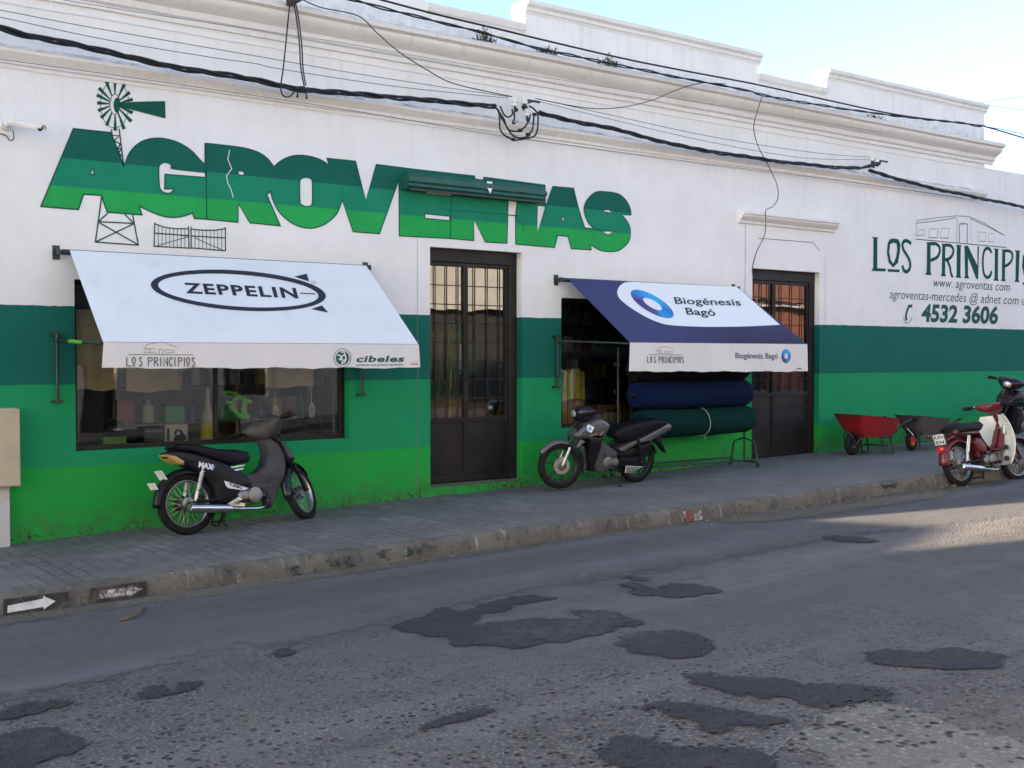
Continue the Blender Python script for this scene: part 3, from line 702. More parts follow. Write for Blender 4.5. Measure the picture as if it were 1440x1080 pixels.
# ================================================================== painted signs on the wall
def Zm(ox,oy,s): return lambda L:[(ox+x/s,oy+y/s) for x,y in L]
ZA,ZB,ZC_,ZD=Zm(50,170,6),Zm(280,180,6),Zm(490,200,6),Zm(660,210,6)
def wpl(off=.004):
    return lambda P:[(lambda q:(q.x,q.z))(W(u,v,-off)) for u,v in P], (lambda x,z:(x,-off,z))
def paint(b, px, mi=0, holes=(), off=.004):
    f,g=wpl(off); b.poly([f(px)]+[f(h) for h in holes],g,mi)
def line(b, px, w, mi=0, off=.005, closed=False):
    f,g=wpl(off); b.strip(f(px),w,g,mi,closed)
def letter_green():
    m,t=newmat('sign_paint')
    pos=t.n('ShaderNodeNewGeometry').outputs['Position']; z=t.n('ShaderNodeSeparateXYZ',{0:pos}).outputs['Z']
    c=t.mix(t.math('GREATER_THAN',z,W(75,260.8).z),(.022,.36,.085),(.012,.225,.125)); c=t.mix(t.math('GREATER_THAN',z,W(87.5,221.7).z),c,(.008,.115,.085))
    g=t.n('ShaderNodeVectorMath',{0:c},operation='SCALE'); t.L.new(t.rng(t.noise(pos,2.5,6,.6),.3,.7,.9,1.1),g.inputs['Scale'])
    t.L.new(g.outputs[0],t.b.inputs['Base Color']); t.b.inputs['Roughness'].default_value=.75; t.b.inputs['Specular IOR Level'].default_value=.15
    bp=t.n('ShaderNodeBump',{'Strength':.25,'Distance':.01,'Height':t.noise(pos,110,4)}); t.L.new(bp.outputs[0],t.b.inputs['Normal'])
    return m
M_SIGN=letter_green()
M_SIGNDK=mat('sign_outline_green',(.008,.085,.062),.8,spec=.15,var=.12,scale=20)
M_SIGNGREY=mat('sign_thin_line',(.17,.27,.25),.8,spec=.15)
M_SIGNTXT=mat('sign_text_green',(.035,.105,.085),.8,spec=.15)
M_WHITEP=mat('white_paint',(.82,.81,.80),.75,spec=.2)
out=ZA([(320,65),(635,98),(645,130),(695,250),(742,380),(760,350),(790,275),(850,205),(930,160),(1030,145),(1130,158),(1230,195),(1320,255),(1390,330)])
out+=ZB([(50,308),(50,130),(100,133),(330,160),(430,180),(520,215),(580,260),(620,310),(635,330),(660,300),(720,260),(790,235),(860,230),(940,240),(1020,265),(1070,295),(1095,318),(1080,255),(1320,280),(1350,400),(1408,612)])
out+=ZC_([(235,187),(570,230),(1065,285),(1070,310),(1135,320),(1143,295)])
out+=ZD([(640,302),(642,462),(653,460),(705,312),(880,328),(920,490),(975,663),(1050,665),(1012,630),(980,570),(968,500),(985,440),(1020,395),(1060,365),(1110,355),(1240,370),(1300,405),(1345,465),(1365,530),(1363,555),(1285,552),(1320,590),(1350,640),(1360,700),(1350,770),(1310,820),(1240,860),(1130,858),(1070,835),(1025,805),(1030,848),(860,838),(833,735),(747,725),(720,828),(392,800),(390,560),(405,437),(328,430),(325,560),(318,792),(135,782),(110,730),(40,592),(38,770)])
out+=ZC_([(860,812),(430,790),(425,335),(415,345),(262,772),(38,755)])
out+=ZB([(1300,875),(1205,602),(1190,660),(1160,725),(1100,785),(1030,825),(950,845),(860,835),(780,800),(700,735),(650,665),(620,600),(605,535),(570,560),(685,825),(430,800),(332,640),(328,795),(65,770)])
out+=ZA([(1340,823),(1325,775),(1260,800),(1160,815),(1060,800),(960,760),(875,720),(898,793),(605,770),(555,628),(405,618),(362,748),(45,722)])
holes=[ZA([(480,395),(497,455),(462,450)]),
 ZA([(1040,400),(1055,365),(1090,350),(1130,360),(1150,385),(1165,405)])+ZB([(55,375),(55,417)])+ZA([(1092,450),(1090,575),(1165,572),(1160,590),(1130,610),(1090,605),(1060,585),(1045,540)]),
 ZB([(330,360),(370,365),(383,380),(378,400),(330,395)]),
 ZB([(850,460),(865,425),(900,415),(940,425),(955,460),(955,630),(940,655),(910,663),(870,650),(852,620)]),
 ZC_([(655,407),(875,428),(868,455),(648,435)]),ZC_([(645,602),(858,625),(855,662),(645,642)]),
 ZD([(792,560),(805,590),(792,608),(778,590)]),ZD([(1128,525),(1140,510),(1175,508),(1200,525),(1200,537)]),ZD([(1128,690),(1205,690),(1200,712),(1170,722),(1140,710)]),ZD([(574,474),(640,477),(640,500),(574,706)])]
def smart(P,lim=38):
    n=len(P); cor=[]
    for i in range(n):
        a=Vector(P[i])-Vector(P[i-1]); c=Vector(P[(i+1)%n])-Vector(P[i]); cor.append(a.length>0 and c.length>0 and math.degrees(a.angle(c))>lim)
    if not any(cor): return [tuple(p) for p in spline([Vector(p) for p in P],4,True)]
    s0=cor.index(True); P=P[s0:]+P[:s0]; cor=cor[s0:]+cor[:s0]; out_=[]; run=[P[0]]
    for i in range(1,n+1):
        run.append(P[i%n])
        if cor[i%n]:
            if len(run)>3: out_+=[tuple(p) for p in spline([Vector(p) for p in run],5)][:-1]
            else: out_+=run[:-1]
            run=[P[i%n]]
    return out_
out=smart(out); holes=[holes[0]]+[smart(h,50) for h in holes[1:4]]+holes[4:]
b=MB(); paint(b,out,0,holes)
line(b,out,.013,1,.0055,True)
for h in holes: line(b,h,.012,1,.0055,True)
for L in (ZB([(60,375),(65,770)]),ZB([(57,130),(60,375)]),ZC_([(868,460),(860,812)]),ZD([(1050,665),(1130,690)])): line(b,L,.012,1,.0055)
for L in (ZC_([(750,553),(860,570),(1440,620)]),ZD([(325,555),(400,562),(415,605),(455,640),(455,690)])): line(b,L,.007,1,.0055)
line(b,ZB([(258,185),(242,260),(275,345),(232,400),(240,460),(270,520),(290,590)]),.008,2,.0056)
b.build('painted_lettering',[M_SIGN,M_SIGNDK,M_WHITEP],shop,fix=False)
# windmill and farm gate painted on the wall
ZW=Zm(120,100,12); ZG=Zm(120,280,6.857)
b=MB()
for ox,oy in [(500,115),(345,145),(230,285),(195,400),(200,535),(215,665),(265,790),(360,920),(505,1005),(655,980),(775,850),(800,705),(800,475),(750,355),(660,215)]:
    dx,dy=ox-500,oy-560; l=math.hypot(dx,dy); k=1/math.sqrt((dx/82)**2+(dy/172)**2); ix,iy=500+dx*k,560+dy*k; nx,ny=-dy/l,dx/l
    paint(b,ZW([(ix+nx*9,iy+ny*9),(ox+nx*31,oy+ny*31),(ox-nx*31,oy-ny*31),(ix-nx*9,iy-ny*9)]))
el=lambda cx,cy,rx,ry,n=40:[(cx+rx*math.cos(2*math.pi*i/n),cy+ry*math.sin(2*math.pi*i/n)) for i in range(n)]
line(b,ZW(el(495,560,240,400)),.006,0,.0045,True)
line(b,ZW(el(500,560,82,172)),.006,0,.005,True)
paint(b,ZW([(480,520),(510,455),(575,440),(575,660),(540,712),(500,680),(478,600)]),0,(),.005); paint(b,ZW([(575,540),(860,515),(1345,505),(1355,800),(830,665),(575,600)]),0,(),.005)
for L in ([(640,70),(648,130),(745,380)],[(705,65),(745,380)],[(645,122),(706,125),(662,168),(716,195),(690,235),(722,235),(700,270),(735,300)],[(558,640),(505,1025)],[(820,795),(868,1050)],[(535,850),(825,865)],[(540,860),(868,1045)],[(825,870),(505,1022)],[(505,1022),(868,1048)],[(535,845),(610,780)],[(755,790),(825,860)]): line(b,ZA(L),.013,0,.0058)
for L in ([(670,225),(663,460)],[(995,262),(1000,480)],[(1020,265),(1020,480)],[(1350,268),(1352,500)],[(672,238),(760,270),(860,285),(990,285)],[(1025,290),(1140,300),(1250,300),(1350,285)],[(668,328),(1000,352)],[(1025,355),(1350,375)],[(665,455),(1000,472)],[(1020,470),(1350,498)]): line(b,ZG(L),.012,0,.0058)
for L in ([(690,450),(1000,360)],[(1050,370),(1320,490)]): line(b,ZG(L),.007,0,.0058)
for i in range(1,9):
    x=668+i*36.5; line(b,ZG([(x,245+40*(1-(1-i/9)**2)),(x,458+i*1.7)]),.006,0,.0058)
    x=1022+i*36.5; line(b,ZG([(x,300-(10 if i>6 else 0)),(x,473+i*3)]),.006,0,.0058)
b.build('painted_windmill',M_SIGNDK,shop,fix=False)

# right hand sign
ZL=Zm(1220,290,6.545); ZT=Zm(1220,380,6.545)
b=MB(); K=.004
def glyph_poly(P,h=(),dx=0,dy=0): paint(b,ZL([(x+dx,y+dy) for x,y in P]),0,[ZL([(x+dx,y+dy) for x,y in q]) for q in h])
def glyph_str(P,w,dx=0,dy=0):
    P=[(x+dx,y+dy) for x,y in P]
    P=[tuple(p) for p in spline([Vector((x,y)) for x,y in P],5)]
    line(b,ZL(P),w,0,.0045)
Us=.0268/2.3   # metres per zoom pixel on this stretch of wall (horizontal)
OO=[(240,297),(285,305),(303,350),(298,420),(280,520),(235,565),(195,520),(178,430),(185,340),(205,303)]; OI=[(240,335),(268,345),(273,400),(262,470),(237,530),(212,490),(200,420),(208,350)]
OUL=[(185,578),(295,583),(293,608),(185,602)]; SS=[(402,345),(372,322),(340,320),(322,352),(332,402),(365,455),(390,510),(390,568),(362,603),(335,590),(320,545)]
glyph_poly([(40,283),(103,287),(90,300),(90,570),(170,575),(165,600),(35,595),(52,570),(55,300)])
glyph_poly(OO,[OI]); glyph_poly(OUL); glyph_str(SS,.060)
glyph_poly([(538,330),(585,332),(580,345),(580,600),(588,635),(530,630),(545,600),(548,345)]); glyph_str([(575,345),(630,347),(662,378),(664,420),(640,470),(580,498)],.058)
glyph_poly([(680,343),(724,346),(716,360),(714,620),(722,646),(672,641),(684,620),(688,358)]); glyph_str([(712,358),(762,362),(788,395),(785,440),(755,480),(716,494)],.056); glyph_str([(732,492),(757,555),(768,615),(784,655)],.056)
glyph_poly([(812,354),(868,360),(858,372),(855,640),(864,662),(808,656),(820,638),(823,368)])
glyph_poly([(892,362),(925,366),(1012,545),(1012,370),(1026,371),(1018,672),(1002,670),(925,470),(925,640),(938,666),(888,662),(898,640)])
glyph_str([(1140,432),(1126,397),(1096,388),(1070,425),(1061,520),(1070,615),(1098,655),(1128,640),(1142,597)],.058)
glyph_poly([(1158,388),(1210,393),(1202,404),(1200,668),(1210,688),(1158,684),(1170,664),(1172,402)])
glyph_poly([(1230,397),(1275,401),(1268,412),(1264,668),(1274,692),(1226,686),(1238,666),(1240,410)]); glyph_str([(1262,410),(1308,414),(1334,445),(1325,500),(1292,538),(1262,552)],.056)
glyph_poly([(1352,404),(1410,409),(1400,420),(1390,680),(1400,700),(1350,695),(1362,676),(1366,418)])
glyph_poly(OO,[OI],1245,122); glyph_poly(OUL,(),1245,122); glyph_str(SS,.060,1245,124)
glyph2=[([(455,130),(640,105),(820,88),(940,95),(1080,160),(1265,270)],.012),([(450,155),(600,140),(820,106)],.014),([(940,110),(1080,175),(1250,262)],.012),([(450,130),(447,270)],.008),([(470,217),(525,215),(518,262)],.007),([(470,217),(462,262)],.006),([(435,270),(520,268)],.012),([(575,208),(652,208),(640,290)],.009),([(575,208),(562,288)],.008),([(560,289),(645,292)],.014),([(680,203),(755,203),(742,292)],.008),([(680,203),(668,290)],.007),([(664,291),(748,295)],.014),([(845,335),(845,170),(855,162),(912,162),(920,172),(918,342)],.022),([(825,110),(820,330)],.009),([(955,120),(955,345)],.006),([(1020,238),(1090,240),(1085,318)],.007),([(1020,238),(1028,318)],.006),([(1022,320),(1090,325)],.012),([(1115,250),(1165,252),(1162,326)],.006),([(1115,250),(1115,322)],.006),([(1110,325),(1165,330)],.010)]
for P,w in glyph2: line(b,ZL(P),w,1,.0045)
line(b,ZL([(445,303),(850,340),(1280,380)]),.014,2,.0045)
b.build('painted_name',[M_SIGNDK,M_SIGNGREY,M_SIGNTXT],shop,fix=False)
_TX={}
def text_geo(s, fat, sp=1.0):
    cu=bpy.data.curves.new('tmp','FONT'); cu.body=s; cu.space_character=sp; cu.size=1.0; cu.offset=fat; cu.resolution_u=3
    o=bpy.data.objects.new('tmp',cu); COL.objects.link(o); bpy.context.view_layer.update()
    me=bpy.data.meshes.new_from_object(o.evaluated_get(bpy.context.evaluated_depsgraph_get()))
    V=[(v.co.x,v.co.y) for v in me.vertices]; F=[tuple(p.vertices) for p in me.polygons]
    bpy.data.objects.remove(o); bpy.data.curves.remove(cu); bpy.data.meshes.remove(me); return V,F
CAP=.70
def text(b, s, base0, base1, up, fn, fat=0.0, mi=0, sp=1.0):
    # baseline from base0 to base1 (pixels of the photo), cap height vector up; fn(u,v) -> point on the printed surface
    V,F=text_geo(s,fat,sp); x0=min(v[0] for v in V); x1=max(v[0] for v in V); b0=Vector(base0); d=Vector(base1)-b0; u=Vector(up)
    pts=[]
    for x,y in V:
        p=b0+d*((x-x0)/(x1-x0))+u*(y/CAP); pts.append(fn(p.x,p.y))
    b.add(pts,F,mi)
wf=lambda off:(lambda u,v:W(u,v,-off))
b=MB(); z1=lambda x,y:ZT([(x,y)])[0]
text(b,'www. agroventas com',z1(600,150),z1(1305,193),(11/6.5,-84/6.5),wf(.0045),-.006)
text(b,'agroventas-mercedes @ adnet com uy',z1(200,258),z1(1490,322),(13/6.5,-84/6.5),wf(.0045),-.006)
text(b,'4532 3606',z1(492,466),z1(1197,490),(14/6.5,-150/6.5),wf(.0045),.035)
line(b,ZT([(412,328),(380,332),(360,385),(352,430),(360,462)]),.05,0,.0045); line(b,ZT([(333,430),(340,475),(365,492),(395,465),(414,422)]),.010,0,.0045)
b.build('painted_contact',M_SIGNTXT,shop,fix=False)

# ================================================================== awnings
def canvas_mat(name,col,col2=None):
    m,t=newmat(name); pos=t.n('ShaderNodeNewGeometry').outputs['Position']; c=t.mix(t.rng(t.noise(pos,2,6),.3,.7),col,tuple(k*.93 for k in col))
    c=t.mix(t.rng(t.noise(pos,3.5,8,.7),.58,.75,.0,.25),c,tuple(k*.6 for k in col))
    if col2:
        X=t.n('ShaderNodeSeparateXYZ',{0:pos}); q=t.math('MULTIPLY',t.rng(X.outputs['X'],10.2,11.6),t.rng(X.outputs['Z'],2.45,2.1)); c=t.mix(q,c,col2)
    t.L.new(c,t.b.inputs['Base Color']); t.b.inputs['Roughness'].default_value=.6; t.b.inputs['Specular IOR Level'].default_value=.3
    wv=t.n('ShaderNodeVectorMath',{0:pos,1:(1.2,3.,5.)},operation='MULTIPLY'); nz=t.noise(wv.outputs[0],1.4,4)
    bp=t.n('ShaderNodeBump',{'Strength':.18,'Distance':.02,'Height':nz}); t.L.new(bp.outputs[0],t.b.inputs['Normal'])
    out=t.N['Material Output']; tl=t.n('ShaderNodeBsdfTranslucent'); t.L.new(c,tl.inputs['Color']); mx=t.n('ShaderNodeMixShader',{0:.15}); t.L.new(t.b.outputs[0],mx.inputs[1]); t.L.new(tl.outputs[0],mx.inputs[2]); t.L.new(mx.outputs[0],out.inputs['Surface'])
    return m
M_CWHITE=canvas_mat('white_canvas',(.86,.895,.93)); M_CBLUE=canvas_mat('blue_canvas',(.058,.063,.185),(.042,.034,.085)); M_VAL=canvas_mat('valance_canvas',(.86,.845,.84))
M_INK=mat('navy_ink',(.018,.019,.035),.6); M_INKG=mat('grey_ink',(.16,.165,.165),.7); M_INKGR=mat('green_ink',(.02,.11,.095),.7); M_INKW=mat('white_ink',(.80,.83,.86),.6); M_INKR=mat('red_ink',(.55,.08,.08),.7); M_INKP=mat('purple_ink',(.05,.05,.14),.7)
def colormat(name):
    m,t=newmat(name); a=t.n('ShaderNodeVertexColor',layer_name='Col'); t.L.new(a.outputs['Color'],t.b.inputs['Base Color']); t.b.inputs['Roughness'].default_value=.6; return m
M_RING=colormat('blue_gradient_ink')
M_LIME=mat('lime_tube',(.09,.36,.05),.4)
def awning(label,tl,tr,fl,fr,yf,vz,cm,bright):
    A=W(*tl,-.12); B=W(*tr,-.12); Cc=W(*fl,yf); Dd=W(*fr,yf)
    zt=(A.z+B.z)/2; zf=(Cc.z+Dd.z)/2; A.z=B.z=zt; Cc.z=Dd.z=zf
    root=thing('awning',label,'awning',((A.x+B.x)/2,0,zt),'awnings over the shop windows')
    n=(B-A).cross(Cc-A).normalized()
    if n.z<0: n=-n
    b=MB(); nx=12; g=[]
    for i in range(nx+1):
        for j in range(6):
            p=A.lerp(B,i/nx).lerp(Cc.lerp(Dd,i/nx),j/5); g.append(p)
    t=.004
    N=len(g); b.add([p for p in g]+[p-n*t for p in g],[(i*6+j,(i+1)*6+j,(i+1)*6+j+1,i*6+j+1) for i in range(nx) for j in range(5)]+[(N+i*6+j,N+i*6+j+1,N+(i+1)*6+j+1,N+(i+1)*6+j) for i in range(nx) for j in range(5)])
    can=b.build('canopy',cm,root,smooth=True)
    # valance hanging from the front bar, slightly wavy hem
    b=MB(); rd=random.Random(int(A.x*7)); k=40; top=[];bot=[]
    for i in range(k+1):
        f=i/k; x=Cc.x+(Dd.x-Cc.x)*f; top.append(Vector((x,yf-.012,zf-.006)))
        e=.035*(f-.5)
        bot.append(Vector((x+e,yf-.012+.001*math.sin(i*.9),vz[0]+(vz[1]-vz[0])*f+.006*math.sin(i*.7)+.004*math.sin(i*1.9+1)+rd.uniform(-.001,.001))))
    b.add(top+bot,[(i,i+1,k+2+i,k+1+i) for i in range(k)])
    val=b.build('valance',M_VAL,root,smooth=False); sm=val.modifiers.new('thick','SOLIDIFY'); sm.thickness=.003; sm.offset=1
    b=MB(); b.cyl((A.x-.07,-.10,zt-.02),(B.x+.03,-.10,zt-.02),.028,14); b.build('roller_tube',M_BLACKIRON,root,smooth=True)
    b=MB(); b.cyl((Cc.x-.02,yf,zf-.018),(Dd.x+.03,yf,zf-.018),.014,12); b.build('front_bar',M_BLACKIRON,root,smooth=True)
    for x,s in((A.x-.10,-1),(B.x+.05,1)):
        b=MB(); b.bb((x-.035,-.012,zt-.09),(x+.035,-.001,zt+.05)); b.bb((x-.012,-.13,zt-.05),(x+.012,-.012,zt+.01)); b.cyl((x,-.10,zt-.02),(A.x-.07 if s<0 else B.x+.03,-.10,zt-.02),.016,10); b.build('wall_bracket',M_GREENIRON,root,bevel=.004)
    za=zf+.02
    for x,xe,s in((A.x-.11,Cc.x-.03,-1),(B.x-.02,Dd.x+.02,1)):
        b=MB(); b.cyl((x,-.05,za+.06),(x,-.05,za-.60),.016,10)
        for z in(za+.06,za-.60): b.bb((x-.05,-.055,z-.012),(x+.05,-.001,z+.012))
        b.build('slide_rail',M_GREENIRON,root,smooth=True)
        b=MB(); p=Vector((x,-.07,za)); q=Vector((xe,yf,zf-.018)); b.cyl(p,q,.013,10); b.ball(p,.028,10)
        am=b.build('arm',M_GREENIRON,root,smooth=True)
        if bright and s<0:
            b=MB(); b.cyl(p.lerp(q,.30),p.lerp(q,.62),.021,12); b.build('grip_sleeve',M_LIME,am,smooth=True)
    onc=lambda u,v:PLN(u,v,A+n*.003,n)
    vy=yf-.0185
    onv=lambda u,v:W(u,v,vy)
    return root,can,val,onc,onv
def ppaint(b,px,fn,mi=0,holes=()):
    # tessellate in photo pixels, print on the real surface
    b.poly([px]+list(holes),lambda u,v:fn(u,v),mi)
def pline(b,px,wpx,fn,mi=0,closed=False): b.strip(px,wpx,lambda u,v:fn(u,v),mi,closed)
aw1,can1,val1,onc,onv=awning('white awning over the left shop window with an oval airship emblem',(98,350),(515,375),(145,480),(588,484),-1.0,(1.785,1.765),M_CWHITE,True)
ZE=Zm(200,370,5.143); b=MB()
def ell(cx,cy,ax,ay,bx,by,n=72): return [(cx+ax*math.cos(2*math.pi*i/n)+bx*math.sin(2*math.pi*i/n),cy+ay*math.cos(2*math.pi*i/n)+by*math.sin(2*math.pi*i/n)) for i in range(n)]
ppaint(b,ZE(ell(695,197,633,41.6,0,144.6)),onc,0,[ZE(ell(695,198,580,40,0,116))])
ppaint(b,ZE([(1098,98),(1190,76),(1208,133)]),onc); ppaint(b,ZE([(1222,332),(1300,305),(1346,358)]),onc)
pline(b,ZE([(1142,217),(1250,222)]),1.4,onc)
pline(b,ZE(ell(1240,140,15,2,0,10,14)),.5,onc,0,True)
text(b,'ZEPPELIN',ZE([(316,214)])[0],ZE([(1130,253)])[0],(-20/5.143,-72/5.143),onc,.032,0,1.16)
b.build('printed_emblem',M_INK,can1,fix=False)
ZP=Zm(140,470,9)
def principios(base0,base1,capv,fn,mi,bb): 
    d=Vector(base1)-Vector(base0); u=Vector(capv)
    def m(P): return [tuple(Vector(base0)+d*(x/1000)+u*y) for x,y in P]
    w=abs(capv[1])*.13
    S=lambda x:[(x+42,.82),(x+22,.98),(x+6,.82),(x+20,.55),(x+42,.32),(x+34,.06),(x+14,.02),(x+4,.2)]
    O=lambda x:[(x+30,.98),(x+52,.8),(x+46,.4),(x+30,.18),(x+12,.4),(x+6,.8)]
    G=[[(8,1),(8,.04),(72,.04)],S(185),[(320,0),(320,1)],[(320,.95),(372,.9),(376,.65),(325,.5)],[(408,0),(408,1)],[(408,.95),(452,.9),(455,.65),(412,.5),(440,.4),(462,0)],[(500,0),(500,1)],[(545,0),(545,1),(592,.2)],[(596,0),(596,1)],[(672,.8),(645,.98),(625,.6),(625,.35),(645,.02),(672,.18)],[(705,0),(705,1)],[(755,0),(755,1)],[(755,.95),(802,.9),(806,.65),(760,.5)],[(842,0),(842,1)],S(950)]
    for g in G: pline(bb,m(g),w,fn,mi)
    for x in(80,865):
        pline(bb,m(O(x)),w,fn,mi,True); pline(bb,m([(x+2,.04),(x+56,.04)]),w*.7,fn,mi)
    pline(bb,m([(30,1.26),(965,1.26)]),w*.6,fn,mi)
    for L in ([(260,1.75),(300,2.35),(450,2.55),(560,2.55),(640,2.3),(740,2.05)],[(250,1.85),(420,1.92)],[(250,1.5),(440,1.45)],[(478,1.3),(478,1.85),(525,1.85),(525,1.3)],[(560,1.5),(560,1.8),(690,1.75),(690,1.5),(570,1.45)],[(300,1.55),(300,1.85),(350,1.85),(345,1.5)]): pline(bb,m(L),w*.38,fn,mi)
b=MB(); principios(ZP([(338,405)])[0],ZP([(1212,410)])[0],(0,-118/9),onv,0,b); b.build('printed_name',M_INKG,val1,fix=False)
ZI=Zm(460,475,10.286); b=MB()
circ=lambda cx,cy,rx,ry,n=32:[(cx+rx*math.cos(2*math.pi*i/n),cy+ry*math.sin(2*math.pi*i/n)) for i in range(n)]
ppaint(b,ZI(circ(222,292,127,138)),onv,0,[ZI(circ(222,292,119,130))]); onv2=lambda u,v:W(u,v,-1.0205)
ppaint(b,ZI(circ(222,292,97,103)),onv)
for P in ([(150,250),(190,260),(200,320),(170,300)],[(200,210),(240,205),(262,250),(275,300),(255,350),(215,375),(225,330),(205,270)]): pline(b,ZI([tuple(p) for p in spline([Vector(q) for q in P],4)]),1.6,onv2,1)
pline(b,ZI(circ(240,290,30,38,16)),1.6,onv2,1,True)
text(b,'cibeles',ZI([(415,348)])[0],ZI([(1105,345)])[0],(26/10.286,-86/10.286),onv,.036,0,1.1)
text(b,'confianza que genera resultados',ZI([(418,408)])[0],ZI([(1105,400)])[0],(.4,-30/10.286),onv,.01)
ppaint(b,ZI([(1212,343),(1305,343),(1305,347),(1212,347)]),onv,2); ppaint(b,ZI([(1212,372),(1320,372),(1320,388),(1212,388)]),onv,2)
b.build('printed_emblem',[M_INKGR,M_INKW,M_INKR],val1,fix=False)

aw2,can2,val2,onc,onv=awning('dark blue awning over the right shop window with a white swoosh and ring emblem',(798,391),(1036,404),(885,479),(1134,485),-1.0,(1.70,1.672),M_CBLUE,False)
ZQ=Zm(860,390,5.143); b=MB()
sw=spline([Vector(p) for p in [(905,68),(560,52),(260,38),(125,33),(70,52),(42,98),(52,145),(100,192),(170,240),(250,287),(330,322),(430,346),(650,357),(930,356),(1218,343)]],5)
ppaint(b,ZQ([tuple(p) for p in sw]),onc); b.build('printed_swoosh',M_INKW,can2,fix=False)
def ring(cx,cy,R1,R2,m1,fn,name,par,hole_rot=0.0):
    # swirl of two crossing bands, blue to violet
    n=64; b=MB(); vs=[];cols=[]
    for i in range(n):
        a=2*math.pi*i/n; vs+= [fn(*m1(R1*math.cos(a),R1*math.sin(a))),fn(*m1(R2*math.cos(a)+.02,R2*math.sin(a)))]
    def colr(a):
        d=math.degrees(a)%360
        st=[(0,(.01,.17,.55)),(60,(.02,.42,.80)),(120,(.02,.30,.72)),(175,(.03,.13,.42)),(200,(.07,.03,.16)),(262,(.09,.06,.22)),(275,(.03,.09,.33)),(292,(.01,.30,.62)),(335,(.01,.22,.60)),(360,(.01,.17,.55))]
        for (x0,c0),(x1,c1) in zip(st,st[1:]):
            if x0<=d<=x1: f=(d-x0)/(x1-x0); return tuple(c0[k]*(1-f)+c1[k]*f for k in range(3))
    b.add(vs,[(2*i,2*i+1,2*((i+1)%n)+1,2*((i+1)%n)) for i in range(n)])
    o=b.build(name,M_RING,par,fix=False); ca=o.data.color_attributes.new('Col','FLOAT_COLOR','CORNER')
    for p in o.data.polygons:
        for li,vi in zip(p.loop_indices,p.vertices):
            ca.data[li].color=(*colr(2*math.pi*(vi//2)/n),1)
    return o
onc2=lambda u,v:onc(u,v)+Vector((0,-.002,.003))
def mq(x,y): p=(293+x*152-y*(-0)+(-y)*38*0 - y*30, 193+x*62-y*82); return ZQ([p])[0]
ring(0,0,1.0,.44,mq,onc2,'printed_ring',can2)
b=MB(); text(b,'Biogénesis',ZQ([(462,192)])[0],ZQ([(938,206)])[0],(-14/5.143,-48/5.143),onc2,.014); text(b,'Bagó',ZQ([(545,270)])[0],ZQ([(755,280)])[0],(-16/5.143,-50/5.143),onc2,.014); b.build('printed_text',M_INK,can2,fix=False)
b=MB(); text(b,'Biogénesis Bagó',ZQ([(896,585)])[0],ZQ([(1203,588)])[0],(0,-40/5.143),onv,.012); b.build('printed_text',M_INKP,val2,fix=False)
def mv(x,y): return ZQ([(1262+x*34,570-y*51)])[0]
ring(0,0,1.0,.40,mv,onv,'printed_ring',val2)
b=MB(); principios(ZQ([(258,617)])[0],ZQ([(523,620)])[0],(0,-46/5.143),onv,0,b); ppaint(b,ZQ([(1340,655),(1372,655),(1372,664),(1340,664)]),onv,0); b.build('printed_name',M_INKG,val2,fix=False)

# rolled up awning cassette above the first door
M_CASS=mat('cassette_green',(.008,.085,.065),.5,var=.15,scale=4)
cs=thing('awning_cassette','rolled up awning cassette painted dark green above the first door','awning cassette',(7.9,0,3.9))
b=MB(); pr=[(0,4.045),(-.05,4.075),(-.13,4.06),(-.165,4.01),(-.165,3.955),(-.145,3.93),(-.15,3.90),(-.11,3.87),(-.03,3.87),(0,3.89)]
b.loft([[Vector((x,y,z)) for y,z in pr] for x in(6.885,8.90)]); b.build('casing',M_CASS,cs,smooth=True,angle=30)
b=MB(); b.bb((6.89,-.172,3.845),(8.895,-.135,3.868)); b.build('front_rail',M_BLACKIRON,cs)
b=MB(); b.cyl((8.90,-.09,3.98),(8.96,-.09,3.98),.035,14); b.build('gear_knob',M_CASS,cs,smooth=True)
b=MB(); f=lambda u,v:W(u,v,-.1665); b.poly([ZC_([(1172,385),(1214,390),(1195,435)])],lambda u,v:f(u,v)); b.poly([ZC_([(1168,328),(1216,334),(1212,352),(1170,346)])],lambda u,v:W(u,v,-.1665)); b.build('white_wedge',M_WHITEP,cs,fix=False)

# ================================================================== camera, meter box, wires
M_CAMW=mat('camera_white',(.72,.73,.74),.35); M_LENS=mat('lens_black',(.01,.01,.012),.15)
cc=W(10,174,-.05); tipc=W(56,180,-.42)
cm=thing('security_camera','white bullet security camera on the wall left of the lettering','camera',cc)
b=MB(); b.cyl((cc.x,-.001,cc.z-.0),(cc.x,-.05,cc.z-.0),.06,20,0,.05); b.ball((cc.x,-.075,cc.z),.042,14); b.build('mount',M_CAMW,cm,smooth=True)
a=Vector((cc.x+.02,-.10,cc.z+.01)); e=tipc
b=MB(); b.cyl(a,e,.032,18); b.build('housing',M_CAMW,cm,smooth=True)
dd=(e-a).normalized(); b=MB(); b.cyl(e-dd*.0,e+dd*.008,.028,18); b.build('lens',M_LENS,cm,smooth=True)
sh=MB(); u=dd.cross(Vector((0,0,1))).normalized(); w=u.cross(dd)
ringp=lambda c,r:[c+(u*math.cos(k)+w*math.sin(k))*r for k in [R(q) for q in range(-10,191,20)]]
A1,A2=ringp(a+dd*.05,.036),ringp(e+dd*.05,.036); nn=len(A1); sh.add(A1+A2,[(i,i+1,nn+i+1,nn+i) for i in range(nn-1)]); so_=sh.build('sun_shield',M_CAMW,cm,smooth=True); md=so_.modifiers.new('t','SOLIDIFY'); md.thickness=.003
